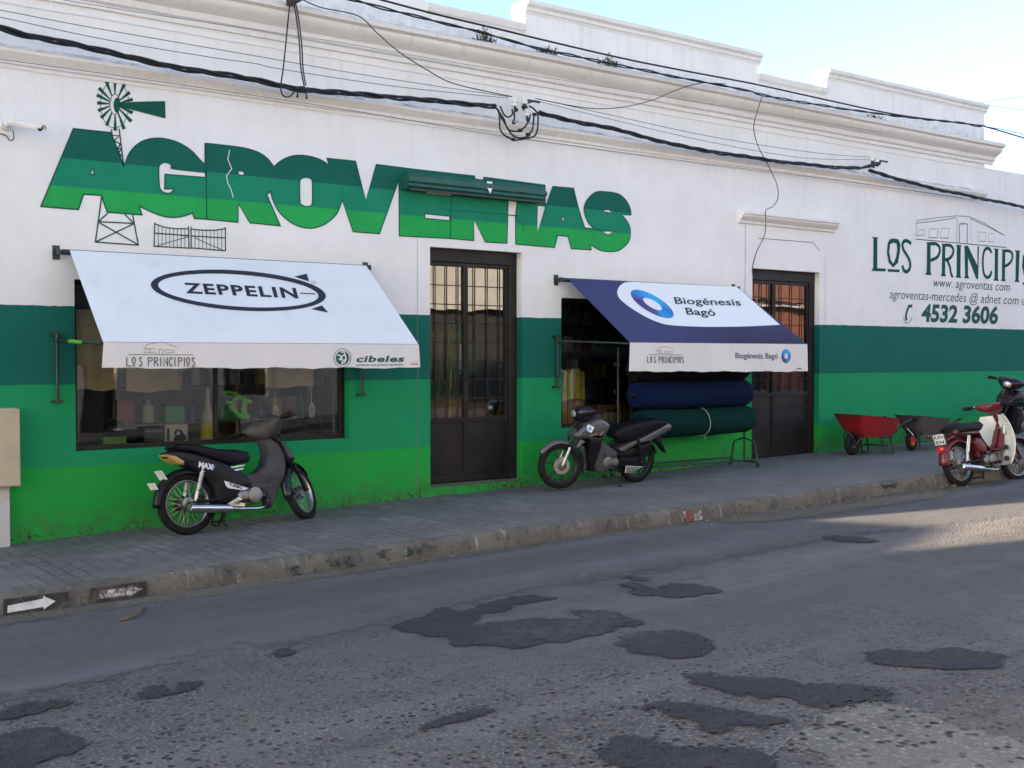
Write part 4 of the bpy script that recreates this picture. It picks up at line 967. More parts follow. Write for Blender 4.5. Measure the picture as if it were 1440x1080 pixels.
b=MB(); pts=spline([W(18,183,-.05),W(19.5,193,-.03),W(17,197,-.02),W(13,197,-.012),W(9,191,-.01),W(0,188,-.01),W(-12,189,-.01)],6); b.tube(pts,.005,6); b.build('lead',M_BLACKIRON,cm,smooth=True)
M_BOX=mat('beige_meter_box',(.50,.43,.30),.55,var=.12,scale=3,dirt=(.25,.22,.17),dirt_amt=.4); M_PIL=mat('grey_pillar',(.52,.51,.52),.85,var=.15,scale=4,bump=.3,dirt=(.22,.2,.18),dirt_amt=.5)
mx=thing('meter_box','beige meter box on a grey pillar at the left end of the shop','meter box',(2.3,0,SW(2.3)))
b=MB(); b.bb((2.10,-.12,-.1),(2.475,-.001,.66)); b.build('pillar',M_PIL,mx,bevel=.01)
b=MB(); b.bb((1.80,-.25,.66),(2.545,-.001,1.40)); bx=b.build('cabinet',M_BOX,mx,bevel=.012)
M_CABLE=mat('black_cable',(.012,.012,.016),.55); M_WIRE=mat('grey_wire',(.10,.10,.11),.6); M_PORC=mat('porcelain',(.75,.75,.74),.2); M_WIRED=mat('dark_wire',(.03,.03,.035),.6)
def twisted(name,label,pts,r,m=M_CABLE,pitch=.95,strands=3,cat='power cable',group=None):
    P=spline(pts,14); b=MB(); L=0; acc=[0]
    for a,c in zip(P,P[1:]): L+=(c-a).length; acc.append(L)
    for s in range(strands):
        Q=[]
        for p,l in zip(P,acc):
            an=2*math.pi*(l/pitch+s/strands); Q.append(p+Vector((0,math.cos(an),math.sin(an)))*r*(.85+.35*math.sin(l*1.7+s*2)))
        b.tube(Q,r*.72,6)
    o=b.build(name,m,None,smooth=True); tag(o,label,cat,group); return o
def wire(name,label,pts,r,m,cat='wire',group=None,n=8):
    b=MB(); b.tube(spline(pts,n),r,6); o=b.build(name,m,None,smooth=True); tag(o,label,cat,group); return o
w=lambda L,Y:[W(u,v,Y) for u,v in L]
twisted('power_cable','thick twisted black cable sagging across the left part of the facade',w([(-40,31),(0,40),(40,50),(90,59),(160,76),(230,91),(300,103),(370,115),(420,125),(480,131),(560,137),(640,145),(697,149)],-.27),.022)
twisted('power_cable','thick twisted black cable between the two wall insulators',w([(757,159),(800,169),(860,181),(960,206),(1020,216),(1080,225),(1150,233),(1208,237)],-.27),.020)
twisted('power_cable','thick twisted black cable leaving the right insulator downward to the right',w([(1222,240),(1250,248),(1300,262),(1360,275),(1440,291),(1500,301)],-.27),.020)
twisted('overhead_cable','black cable with loose hanging strands running along the cornice top',w([(455,-12),(497,0),(580,22),(667,43),(757,68),(847,87),(960,110),(1050,127),(1073,134),(1160,149),(1260,163),(1343,172),(1380,178)],-.42),.013,pitch=.9,strands=2)
wire('overhead_cable','plain black cable passing just above the stranded cornice cable',w([(500,-10),(537,0),(613,20),(697,40),(780,60),(880,83),(960,99),(1060,118),(1160,140),(1260,161),(1343,172),(1385,177)],-.44),.012,M_CABLE,'power cable')
wire('overhead_cable','black cable leaving the shop corner toward the right edge',w([(1385,178),(1410,185),(1440,194),(1480,205)],-.44),.013,M_CABLE,'power cable')
wire('overhead_cable','thin upper strand leaving the shop corner to the right',w([(1385,178),(1410,182),(1440,189),(1480,196)],-.44),.007,M_CABLE,'power cable')
for lab,L,Y,r in [('thin grey wire along the top of the lower moulding, uppermost of the wall wires',[(-20,11),(0,14),(120,37),(350,77),(480,100),(600,119),(715,136)],-.22,.004),
  ('thin grey wire with a kink beneath the uppermost wall wire',[(-20,20),(0,24),(150,56),(300,81),(357,89),(400,98),(560,122),(715,138)],-.24,.004),
  ('thin taut grey wire crossing just under the lower moulding',[(-20,80),(0,83),(240,117),(480,153),(690,188),(960,226),(1240,262),(1370,282)],-.12,.0035),
  ('thin grey wire from the first insulator to the second insulator',[(752,138),(860,162),(1000,192),(1140,214),(1226,221)],-.24,.004),
  ('second thin grey wire slightly lower between the insulators',[(752,141),(860,168),(1000,200),(1130,222),(1226,224)],-.25,.0035),
  ('thin grey wire hanging diagonally from the cornice to the first insulator',[(415,-6),(450,10),(503,22),(530,46),(560,72),(600,98),(640,118),(720,136)],-.36,.0065),
  ('slack grey wire curving up from the first insulator to the cornice cable',[(755,139),(800,148),(840,153),(880,150),(920,140),(950,127),(985,117),(1020,118)],-.36,.006),
  ('thin dark wire crossing the upper cornice on the left',[(60,-5),(200,18),(380,45),(480,60),(640,88),(960,140),(1240,186)],-.30,.003),
  ('thin wire leading off the parapet corner up to the right',[(1371,145),(1440,136),(1500,128)],-.02,.005),
  ('thin wire leading off the parapet corner slightly downward to the right',[(1371,146),(1440,155),(1500,163)],-.02,.005)]:
    wire('wall_wire',lab,w(L,Y),r,M_WIRE if r<.005 else M_WIRED,group='wires across the facade')
for lab,L in [('black drop wire looping below the thick cable, leftmost of the three drops',[(409,-8),(405,30),(399,90),(395,122),(398,134),(407,136),(417,126),(424,124)]),('black drop wire falling straight to the cable joint, second drop',[(410,-8),(416,20),(421,60),(423,95),(428,122)]),('black drop wire falling to the cable joint, rightmost of the three drops',[(411,-8),(418,15),(424,60),(426,95),(430,120)])]:
    wire('drop_wire',lab,w(L,-.30),.008,M_CABLE,group='drop wires at the cable joint')
b=MB(); c0=W(424,125,-.28)
for dx,dz,r in((-.06,.0,.03),(0,.005,.036),(.06,-.01,.03)): b.ball(c0+Vector((dx,0,dz)),r,8,0,(1.3,.8,.8))
for dx in(-.04,.05): b.cyl(c0+Vector((dx,0,-.02)),c0+Vector((dx*1.2,0,-.085)),.008,6); b.ball(c0+Vector((dx*1.2,0,-.09)),.015,8)
tag(b.build('cable_joint',M_CABLE,None,smooth=True),'lumpy black cable joint on the thick cable below the drop wires','cable joint')
b=MB(); c1=W(410,0,-.34); b.bb(c1-Vector((.05,.3,.06)),c1+Vector((.03,.05,.10))); tag(b.build('cable_clamp',M_CABLE,None,bevel=.02),'dark cable clamp on the cornice edge at the top of the picture','cable clamp')
wire('loose_wire','dark loose wire dangling from the cornice cable down to the second door',[W(1072,136,-.42),W(1067,150,-.41),W(1060,178,-.36),W(1066,205,-.28),W(1079,230,-.2),W(1092,258,-.17),W(1094,278,-.165),W(1087,290,-.16),W(1077,296,-.165),W(1077,312,-.165),W(1075,332,-.06),W(1065,352,-.015),W(1059,372,-.01),W(1058,385,-.01)],.006,M_WIRED)
# insulator racks
def insulator(label,u,v,loops):
    c=W(u,v,0); t=thing('insulator_rack',label,'insulator',c)
    b=MB(); b.bb((c.x-.012,-.20,c.z+.025),(c.x+.012,-.001,c.z+.04)); b.bb((c.x-.03,-.012,c.z-.05),(c.x+.03,-.001,c.z+.09)); b.bb((c.x-.10,-.215,c.z+.02),(c.x+.10,-.19,c.z+.045)); b.build('bracket',M_BLACKIRON,t,bevel=.003)
    for pu,pv in((724,144),(738,141),(741,158)) if loops else ((1226,222),(1233,224)):
        pq=W(pu,pv,-.25); dx,dz=pq.x-c.x,pq.z-c.z
        b=MB(); o=(c.x+dx,-.25,c.z+dz); b.lathe([(0,.055),(.018,.055),(.036,.04),(.030,.012),(.040,.0),(.030,-.012),(.038,-.045),(0,-.05)],o,(0,0,1),16); b.build('insulator',M_PORC,t,smooth=True)
        b=MB(); b.cyl((c.x+dx,-.25,c.z+dz-.10),(c.x+dx,-.25,c.z+dz-.05),.014,8); b.ball((c.x+dx+.02,-.25,c.z+dz-.09),.028,8); b.build('clamp',M_CABLE,t,smooth=True)
    return t
ir=insulator('porcelain insulator rack with looped black leads below the stepped parapet',737,150,True)
ZI2=Zm(680,120,12)
for L in ([(200,370),(250,440),(272,560),(275,720),(330,820),(430,890),(500,915)],[(240,400),(300,540),(400,710),(470,820),(560,880),(660,885),(760,860)],[(220,390),(340,560),(400,720),(480,770),(600,780)],[(920,490),(915,700),(880,830),(800,880),(560,925),(500,915)],[(850,500),(830,720),(780,810),(740,840)],[(790,490),(760,600),(690,710),(610,750)],[(280,350),(350,500),(430,535),(490,480),(480,400)],[(520,440),(520,560),(490,640),(540,640)],[(770,350),(840,390),(930,480),(1010,520)]):
    b=MB(); b.tube(spline(w(ZI2(L),-.27),6),.011,6); b.build('lead',M_CABLE,ir,smooth=True)
for u,v in((500,915),(620,760),(750,830),(860,490),(680,370)):
    b=MB(); q=W(*ZI2([(u,v)])[0],-.27); b.ball(q,.026,8,0,(1.6,.9,.9)); b.build('connector',M_CABLE,ir,smooth=True)
insulator('small insulator bracket clamping the cable near the right sign',1228,232,False)
b=MB(); p=W(1208,237,-.27); q=W(1237,230,-.27); b.tube([p,p.lerp(q,.5),q],.026,8,0,True,[.015,.03,.024]); tag(b.build('cable_grip',M_CABLE,None,smooth=True),'black cable grip at the right wall insulator','cable grip')
# weeds growing on the cornice
M_WEED=mat('dry_weed',(.075,.085,.04),.9,var=.4,scale=30)
for lab,u,v,n_,hh in [('tuft of dry weeds on the cornice, leftmost of the weeds below the high parapet',683,50,46,.26),('low flat weed with one bent stalk on the cornice',768,72,34,.16),('upright dark weed tuft on the cornice right of the bent one',855,86,44,.22),('small weed on the cornice right of the low parapet step',1230,167,20,.12)]:
    c=W(u,v,-.2); rd=random.Random(u); t=thing('weed',lab,'weed',(c.x,-.2,5.725),'weeds growing on the cornice')
    b=MB(); l=MB()
    for i in range(n_):
        an=rd.uniform(0,6.28); rr=rd.uniform(0,.13); base=Vector((c.x+rr*math.cos(an)*1.5,-.2+rr*math.sin(an)*.4,5.72)); h=hh*rd.uniform(.25,1)*(1-rr*3)
        d=Vector((rd.uniform(-.5,.5),rd.uniform(-.4,.2),1)).normalized(); q=base+d*h+Vector((rd.uniform(-.03,.03),0,0))
        b.tube([base,base.lerp(q,.5)+Vector((rd.uniform(-.02,.02),0,0)),q],.004,4,0,False,[.004,.003,.0015])
        for k in range(3):
            p=base.lerp(q,rd.uniform(.1,.95)); s=rd.uniform(.015,.04); a1=Vector((rd.uniform(-1,1),rd.uniform(-1,1),rd.uniform(-.3,.8)))*s; a2=Vector((rd.uniform(-1,1),rd.uniform(-1,1),rd.uniform(-.3,.8)))*s*.6
            l.add([p,p+a1*.5+a2,p+a1,p+a1*.5-a2],[(0,1,2,3)])
    b.build('stem',M_WEED,t); l.build('leaf',M_WEED,t)

# ================================================================== motorbikes
M_TYRE=mat('tyre_rubber',(.012,.012,.013),.75,spec=.15,var=.2,scale=20,bump=.3,bscale=80,dirt=(.06,.057,.05),dirt_amt=.25); M_CAST=mat('black_cast_wheel',(.025,.025,.027),.45); M_ALU=mat('aluminium',(.55,.55,.54),.38,1.0,var=.2,scale=12)
M_ENG=mat('engine_metal',(.27,.265,.255),.45,.9,var=.3,scale=18,dirt=(.06,.055,.05),dirt_amt=.8,dscale=9); M_BLKP=mat('black_plastic',(.008,.008,.011),.38,spec=.2,var=.2,scale=9,dirt=(.04,.039,.036),dirt_amt=.25); M_GRYP=mat('grey_plastic',(.055,.053,.062),.5,spec=.25,var=.15,scale=7,dirt=(.12,.115,.10),dirt_amt=.35)
M_SEAT=mat('seat_vinyl',(.008,.008,.011),.5,spec=.18,bump=.25,bscale=200); M_AMB=mat('amber_lens',(.42,.27,.08),.25,coat=.4); M_REDL=mat('red_lens',(.55,.02,.015),.2,coat=.6); M_PLATE=mat('number_plate',(.72,.73,.74),.4,dirt=(.4,.4,.38),dirt_amt=.3); M_PLTX=mat('plate_ink',(.02,.02,.03),.6)
M_DECAL=mat('white_decal',(.75,.75,.75),.4); M_DECALB=mat('blue_decal',(.16,.38,.7),.4); M_SILV=mat('silver_paint',(.10,.098,.106),.34,.3,coat=.4,var=.15,scale=6); M_DKP=mat('dark_paint',(.010,.010,.016),.25,spec=.3,coat=.2,dirt=(.04,.04,.038),dirt_amt=.25)
M_REDP=mat('faded_red_paint',(.105,.009,.013),.38,coat=.2,var=.2,scale=7,dirt=(.09,.03,.025),dirt_amt=.5); M_CREAM=mat('white_leg_shield',(.66,.70,.68),.38,coat=.2,var=.06,dirt=(.42,.42,.37),dirt_amt=.35,dscale=5); M_GLN=mat('headlight_glass',(.55,.56,.55),.12,.6)
M_ROT=mat('disc_steel',(.4,.4,.4),.3,1.0)
def roundel(c,R_,rt,n=14): return [(R_-rt*1.0+rt*math.cos(2*math.pi*k/n),rt*.95*math.sin(2*math.pi*k/n)) for k in range(n)]
def xf(mb,M):
    mb.v=[tuple(M@Vector(p)) for p in mb.v]; return mb
def bike(name,label,loc,head,lean,steer,scale,st,group='motorbikes parked at the shop'):
    root=thing(name,label,'motorbike',loc,group); root.rotation_euler=(0,0,0)
    root.matrix_world=Matrix.Translation(Vector(loc))@Matrix.Rotation(R(head),4,'Z')@Matrix.Rotation(R(-lean),4,'X')@Matrix.Scale(scale,4)
    PINV[root.name]=Matrix.Identity(4)
    wb=st['wb']; Rw=.285; head_p=Vector((wb-.255,0,.80)); ax=Vector((-math.sin(R(27)),0,math.cos(R(27))))
    S=Matrix.Translation(head_p)@Matrix.Rotation(R(steer),4,ax)@Matrix.Translation(-head_p)
    I=Matrix.Identity(4)
    def wheel(cx,M,drum,side):
        rt=.040
        b=MB(); b.lathe(roundel(0,Rw,rt),(cx,0,Rw),(0,1,0),44,0,True)
        for k in range(44):
            for sgn in(-1,1):
                a=2*math.pi*(k+.25*sgn)/44; c=Vector((cx+(Rw-.003)*math.cos(a),.014*sgn,Rw+(Rw-.003)*math.sin(a)))
                b.box(c,(.006,.022,.012),0,Matrix.Rotation(-a,3,'Y')@Matrix.Rotation(.5*sgn,3,'X'))
        wh=xf(b,M).build('wheel',M_TYRE,root,smooth=True)
        r0=Rw-2*rt+.006; b=MB(); b.lathe([(r0+.012,-.024),(r0+.004,-.026),(r0-.012,-.012),(r0-.014,0),(r0-.012,.012),(r0+.004,.026),(r0+.012,.024)],(cx,0,Rw),(0,1,0),44)
        xf(b,M).build('rim',M_ALU if st['spoke'] else M_CAST,wh,smooth=True)
        b=MB()
        if st['spoke']:
            for k in range(36):
                a=2*math.pi*k/36; a2=a+(.5 if k%2 else -.5); s=.022 if (k//2)%2 else -.022
                b.cyl((cx+.045*math.cos(a2),s,Rw+.045*math.sin(a2)),(cx+(r0-.01)*math.cos(a),0,Rw+(r0-.01)*math.sin(a)),.0016,5)
            xf(b,M).build('spoke',M_ALU,wh)
        else:
            for k in range(6):
                a=2*math.pi*(k+.2)/6; d=Vector((math.cos(a),0,math.sin(a))); t=Vector((-d.z,0,d.x)); c=Vector((cx,0,Rw))
                for q in(-.0,):
                    rings=[[c+d*rr+t*(ww*x)+Vector((0,.012*y,0)) for x,y in((-1,-1),(1,-1),(1,1),(-1,1))] for rr,ww in((.035,.020),(.09,.011),(r0-.008,.013))]
                    b.loft(rings)
            xf(b,M).build('spoke',M_CAST,wh,bevel=.003)
        b=MB(); b.lathe([(0,-.055),(.03,-.055),(.035,-.045),(drum,-.04),(drum+.004,-.02),(drum+.004,.02),(drum,.04),(.035,.045),(.03,.055),(0,.055)],(cx,0,Rw),(0,1,0),24); b.cyl((cx,-.11,Rw),(cx,.11,Rw),.009,8); xf(b,M).build('hub',M_ENG,wh,smooth=True)
        if st.get('disc') and side:
            b=MB(); b.lathe([(.06,.058),(.105,.058),(.105,.062),(.06,.062)],(cx,0,Rw),(0,1,0),28,0,True); xf(b,M).build('brake_disc',M_ROT,wh)
        return wh
    wheel(0,I,.060,0); wheel(wb,S,.062,1)
    P=st['parts']
    for pn,(outline,w_,ins,m,kw) in P.items():
        b=MB(); b.puff(outline,w_,ins,0,kw.get('y0',0),None,kw.get('wf')); o=b.build(kw.get('name',pn),m,root,smooth=True,angle=60)
    # engine
    ex,ez=st['engine']; b=MB()
    b.lathe([(0,-.125),(.052,-.125),(.074,-.118),(.080,-.10),(.085,-.09),(.088,-.04),(.088,.04),(.085,.09),(.080,.10),(.074,.118),(.05,.125),(0,.125)],(ex,0,ez),(0,1,0),28); b.bb((ex-.13,-.085,ez-.075),(ex+.03,.085,ez+.07)); b.lathe([(0,-.122),(.04,-.122),(.055,-.112),(.06,-.09),(.06,.09),(.055,.112),(0,.12)],(ex-.12,0,ez+.0),(0,1,0),22)
    eng=b.build('engine',M_ENG,root,smooth=True,angle=35)
    b=MB()
    for k in range(6): x=ex+.09+k*.022; b.box((x,0,ez+.03+k*.004),(.008,.13,.125),0)
    b.bb((ex+.06,-.042,ez-.01),(ex+.25,.042,ez+.075)); b.bb((ex+.215,-.055,ez-.02),(ex+.26,.055,ez+.09)); b.build('cylinder_head',M_ENG,eng,bevel=.004)
    # frame tubes, swing arm, shocks, pegs
    b=MB(); b.tube([tuple(head_p+ax*.12),tuple(head_p-ax*.10)],.03,10); b.tube(spline([head_p-ax*.02,(wb-.42,0,.50),(wb-.62,0,.45),(.38,0,.55),(.05,0,.66)],6),.026,8)
    b.build('frame',st.get('frame',M_BLKP),root,smooth=True)
    b=MB()
    for y in(-.085,.085): b.tube([(.40,y,.31),(.2,y,.295),(-.03,y,Rw)],.017,8)
    b.build('swing_arm',M_BLKP,root,smooth=True)
    for y in(-.115,.115):
        b=MB(); p,q=Vector((.03,y,Rw+.02)),Vector((st['shock'],y,.60)); b.cyl(p,q,.010,8); L=[]
        for k in range(90): f=.28+.62*k/89; L.append(p.lerp(q,f)+Vector((.021*math.cos(k*.7),.021*math.sin(k*.7),0)))
        b.tube(L,.0045,5); b.cyl(p.lerp(q,.05),p.lerp(q,.28),.018,10); b.build('shock_absorber',M_ALU if st['spoke'] else M_BLKP,root,smooth=True)
    for y in(-1,1): b=MB(); b.cyl((.50,.09*y,.26),(.50,.25*y,.26),.012,8); b.cyl((.50,.16*y,.26),(.50,.25*y,.26),.019,8); b.build('foot_peg',M_TYRE,root,smooth=True)
    b=MB(); b.tube([(.40,.09,.26),(.44,.13,.14),(.40,.20,.006)],.011,8); b.bb((.375,.185,.0),(.43,.215,.012)); b.build('side_stand',M_BLKP,root,smooth=True)
    b=MB(); b.tube([(.36,-.10,.24),(.30,-.11,.07),(.34,-.10,.05)],.010,8); b.tube([(.36,.10,.24),(.30,.11,.07),(.34,.10,.05)],.010,8); b.cyl((.32,-.11,.09),(.32,.11,.09),.009,8); b.build('centre_stand',M_BLKP,root,smooth=True)
    b=MB(); b.puff([(-.07,Rw-.055),(.0,Rw-.07),(.36,Rw-.035),(.38,Rw+.03),(.34,Rw+.06),(.02,Rw+.075),(-.06,Rw+.05)],.014,.006,0,.095); b.build('chain_case',st.get('case',M_BLKP),root,smooth=True)
    # exhaust on the right side
    b=MB(); b.tube(spline([(ex+.18,-.03,ez-.0),(ex+.17,-.05,ez-.09),(ex+.05,-.11,ez-.13),(ex-.15,-.15,ez-.12),(ex-.28,-.155,ez-.105)],6),.015,10); ep=b.build('exhaust',st.get('pipe',M_CHROME),root,smooth=True)
    b=MB(); x0=ex-.26; z0=ez-.108; b.tube([(x0,-.158,z0),(x0-.03,-.158,z0+.002),(x0-.06,-.16,z0+.005),(x0-.30,-.165,z0+.03),(x0-.46,-.168,z0+.045),(x0-.465,-.168,z0+.046)],.04,16,0,True,[.018,.032,.040,.043,.043,.030]); b.build('silencer',st.get('muff',M_CHROME),ep,smooth=True,angle=50)
    # front end (turns with the bars)
    b=MB()
    for y in(-.078,.078): b.tube([Vector((wb,y,Rw)),Vector((wb-.10,y,Rw+.22))],.022,10); 
    xf(b,S).build('fork_leg',st.get('fork',M_ALU),root,smooth=True); b=MB()
    for y in(-.078,.078): b.tube([Vector((wb-.09,y,Rw+.2)),head_p+ax*(-.02)+Vector((0,y,0))],.016,10)
    b.box(head_p-ax*.05,(.06,.19,.03)); b.tube([head_p-ax*.06,head_p+ax*.18],.016,8); xf(b,S).build('fork',M_REDP if st.get('fork')==M_REDP else M_BLKP,root,smooth=True)
    b=MB(); a0,a1,fw_=st['fender']; n=16; rings=[]
    for k in range(n+1):
        a=R(a0+(a1-a0)*k/n); tp=1-.35*abs(2*k/n-1)**3; cs_=[]
        for j in range(9):
            s_=-1+2*j/8; rr=Rw+.035-.05*abs(s_)**2.5; cs_.append(Vector((wb+rr*math.cos(a),fw_*tp*s_,Rw+rr*math.sin(a))))
        rings.append(cs_)
    vs=[p for r in rings for p in r]; b.add(vs,[(i*9+j,i*9+j+1,(i+1)*9+j+1,(i+1)*9+j) for i in range(n) for j in range(8)])
    fo=xf(b,S).build('front_fender',st['fcol'],root,smooth=True); md=fo.modifiers.new('t','SOLIDIFY'); md.thickness=.004
    # handlebar cover: swept body across the bars
    hb=head_p+ax*st.get('hb',.20); b=MB(); rings=[]; ns=st.get('nac',1.0); hs=.20
    for k in range(13):
        y=-hs+2*hs*k/12; f=abs(y)/hs; rx=ns*.105*(1-f**3.2)+.024; rz=ns*.092*(1-f**2.6)+.022; c=hb+Vector((.03*(1-f)-.055*f*f,0,-.015*(1-f)+.02*f))
        rings.append([c+Vector((rx*math.cos(t_)*(1.15 if math.cos(t_)>0 else .8),y,rz*math.sin(t_))) for t_ in [2*math.pi*q/14 for q in range(14)]])
    b.loft(rings); hc=xf(b,S).build('handlebar_cover',st['hcol'],root,smooth=True)
    b=MB(); b.ball(hb+Vector((.03+.115*ns,0,-.01)),.07*ns,16,0,(.55,1.15,.85)); xf(b,S).build('headlight',M_GLN,hc,smooth=True)
    b=MB(); b.tube(spline([hb+Vector((-.11,-.35,.02)),hb+Vector((-.075,-.24,.025)),hb+Vector((-.03,-.1,.02)),hb+Vector((-.03,.1,.02)),hb+Vector((-.075,.24,.025)),hb+Vector((-.11,.35,.02))],5),.011,8); br=xf(b,S).build('handlebar',M_CHROME,root,smooth=True)
    for y in(-1,1):
        b=MB(); b.cyl(hb+Vector((-.115,.36*y,.02)),hb+Vector((-.068,.225*y,.024)),.021,12); xf(b,S).build('grip',M_TYRE,br,smooth=True)
        b=MB(); b.tube(spline([hb+Vector((-.045,.235*y,.02)),hb+Vector((-.02,.27*y,.01)),hb+Vector((-.045,.36*y,.0)),hb+Vector((-.05,.385*y,.0))],4),.0065,6); b.ball(hb+Vector((-.06,.235*y,.02)),.02,8); xf(b,S).build('lever',M_BLKP,br,smooth=True)
        if st.get('mirror'):
            b=MB(); q=hb+Vector((-.02,.30*y,.20)); b.tube(spline([hb+Vector((-.05,.2*y,.03)),hb+Vector((-.03,.24*y,.12)),q],5),.006,6); b.ball(q+Vector((0,.03*y,.02)),.055,12,0,(.25,1.1,.65)); xf(b,S).build('mirror',M_BLKP,br,smooth=True)
    # cables at the bars
    b=MB()
    for y in(-.05,.06): b.tube([S@p for p in spline([hb+Vector((0,y,.0)),hb+Vector((.10,y*1.4,-.10)),head_p+Vector((.06,y,-.12))],5)],.005,6)
    b.build('control_cable',M_BLKP,root,smooth=True)
    return root,S,head_p
def rear_fender(root,a0,a1,hw,m,Rf=.33,name='rear_fender'):
    b=MB(); n=16; rings=[]
    for k in range(n+1):
        a=R(a0+(a1-a0)*k/n); rings.append([Vector(((Rf-.05*abs(s)**2.5)*math.cos(a),hw*s,.285+(Rf-.05*abs(s)**2.5)*math.sin(a))) for s in(-1,-.8,-.5,0,.5,.8,1)])
    b.add([p for r in rings for p in r],[(i*7+j,i*7+j+1,(i+1)*7+j+1,(i+1)*7+j) for i in range(n) for j in range(6)])
    o=b.build(name,m,root,smooth=True); md=o.modifiers.new('t','SOLIDIFY'); md.thickness=.005; return o
def plate(root,c,tilt,rows,wd=.17,ht=.115,yaw=0,txt=True,name='number_plate'):
    M=Matrix.Translation(Vector(c))@Matrix.Rotation(R(yaw),4,'Z')@Matrix.Rotation(R(tilt),4,'Y')
    b=MB(); b.bb((-.002,-wd/2,-ht/2),(.002,wd/2,ht/2)); o=xf(b,M).build(name,M_PLATE,root,bevel=.001)
    if txt:
        b=MB()
        for i,s in enumerate(rows):
            V,F=text_geo(s,.02); x0=min(v[0] for v in V); x1=max(v[0] for v in V); h=ht/len(rows)
            pts=[M@Vector((-.0035,wd*.42-(x-x0)/(x1-x0)*wd*.84,ht/2-h*(i+.82)+y/CAP*h*.62)) for x,y in V]; b.add(pts,F)
        b.build('plate_number',M_PLTX,o,fix=False)
    return o
# --- first bike, charcoal and black, left of the first door -------------------
def L1(zs): 
    o=[]
    for x,y in zs: s=.00135+(x-345)/850*.00015; o.append(((x-345)*.00143,(985-(x-345)*.1412-y)*s))
    return o
P1=dict(
 seat=(L1([(240,390),(290,362),(430,368),(560,398),(700,400),(780,415),(800,450),(785,488),(700,505),(600,492),(500,460),(380,425),(270,414)]),.115,.025,M_SEAT,{}),
 side_panel=(L1([(205,425),(260,408),(400,425),(520,460),(640,498),(730,540),(770,575),(812,615),(800,650),(755,690),(722,770),(600,770),(545,765),(522,720),(500,640),(440,580),(380,540),(330,515),(250,490),(212,462)]),.085,.02,M_BLKP,{}),
 tail_lamp=(L1([(202,436),(265,445),(322,482),(316,512),(268,506),(218,468)]),.098,.015,M_AMB,{}),
 leg_shield=(L1([(915,338),(975,318),(1025,350),(1060,420),(1070,500),(1050,570),(1010,650),(962,765),(940,790),(930,740),(905,695),(860,675),(800,685),(765,672),(775,640),(760,600),(742,560),(790,562),(850,556),(915,500),(945,430),(935,380)]),.105,.03,M_GRYP,{'wf':lambda x,z:.75+.5*max(0,min(1,(x-.80)/.2))}),
 front_cowl=(L1([(985,318),(1040,330),(1085,375),(1128,430),(1135,455),(1100,505),(1060,470),(1035,400)]),.145,.02,M_DKP,{}),
)
p=GS(265,752); q=GS(430,728)
hd=math.degrees(math.atan2(q.y-p.y,q.x-p.x))
st1=dict(wb=1.235,spoke=True,parts=P1,engine=(.66,.31),shock=.13,fender=(35,195,.062),fcol=M_DKP,hcol=M_GRYP,hb=.17,nac=.9,fork=M_BLKP)
B1,S1,hp1=bike('motorbike','charcoal and black underbone motorbike facing right below the left shop window',(p.x,p.y,SW(p.x)),hd,7,34,1.08,st1)
rear_fender(B1,60,182,.06,M_BLKP)
plate(B1,(-.235,0,.565),-32,['·'],.15,.10,0,False); plate(B1,(-.32,0,.47),-28,['·'],.15,.07,0,False)
b=MB()
for y in(-.089,):
    b.poly([L1([(592,614),(650,630),(770,660),(735,676),(620,664),(603,648)])],lambda x,z:(x,-.0905,z)); b.poly([L1([(645,520),(755,502),(752,510),(662,528)])],lambda x,z:(x,-.088,z)); b.poly([L1([(668,538),(745,524),(742,533),(690,545)])],lambda x,z:(x,-.088,z))
b.build('white_trim',M_DECAL,B1)
lp=lambda zx,zy,y:(lambda c:Vector((c[0],y,c[1])))(L1([(zx,zy)])[0])
b=MB(); text(b,'TURBO',(625,645),(720,668),(3,-17),lambda u,v:lp(u,v,-.0925),.05,0); text(b,'MAX',(413,522),(520,542),(8,-34),lambda u,v:lp(u,v,-.0895),.06,1)
b.build('side_lettering',[M_PLTX,M_DECAL],B1,fix=False)
b=MB(); b.poly([L1([(505,512),(535,517),(515,542),(488,538)])],lambda x,z:(x,-.0893,z)); b.build('blue_decal',M_DECALB,B1)
b=MB(); b.slab(L1([(590,772),(690,715),(735,705),(735,760),(720,785),(600,785)]),lambda x,z,y:(x,y,z),-.12,-.095); b.build('foot_bracket',M_ALU,B1,bevel=.006)
b=MB(); b.poly([L1([(898,612),(935,575),(958,572),(955,590),(925,622),(903,628)])],lambda x,z:(x,-.1115,z)); b.cyl(lp(1000,428,-.118),lp(1000,428,-.10),.014,10); b.build('shield_slot',M_PLTX,B1)
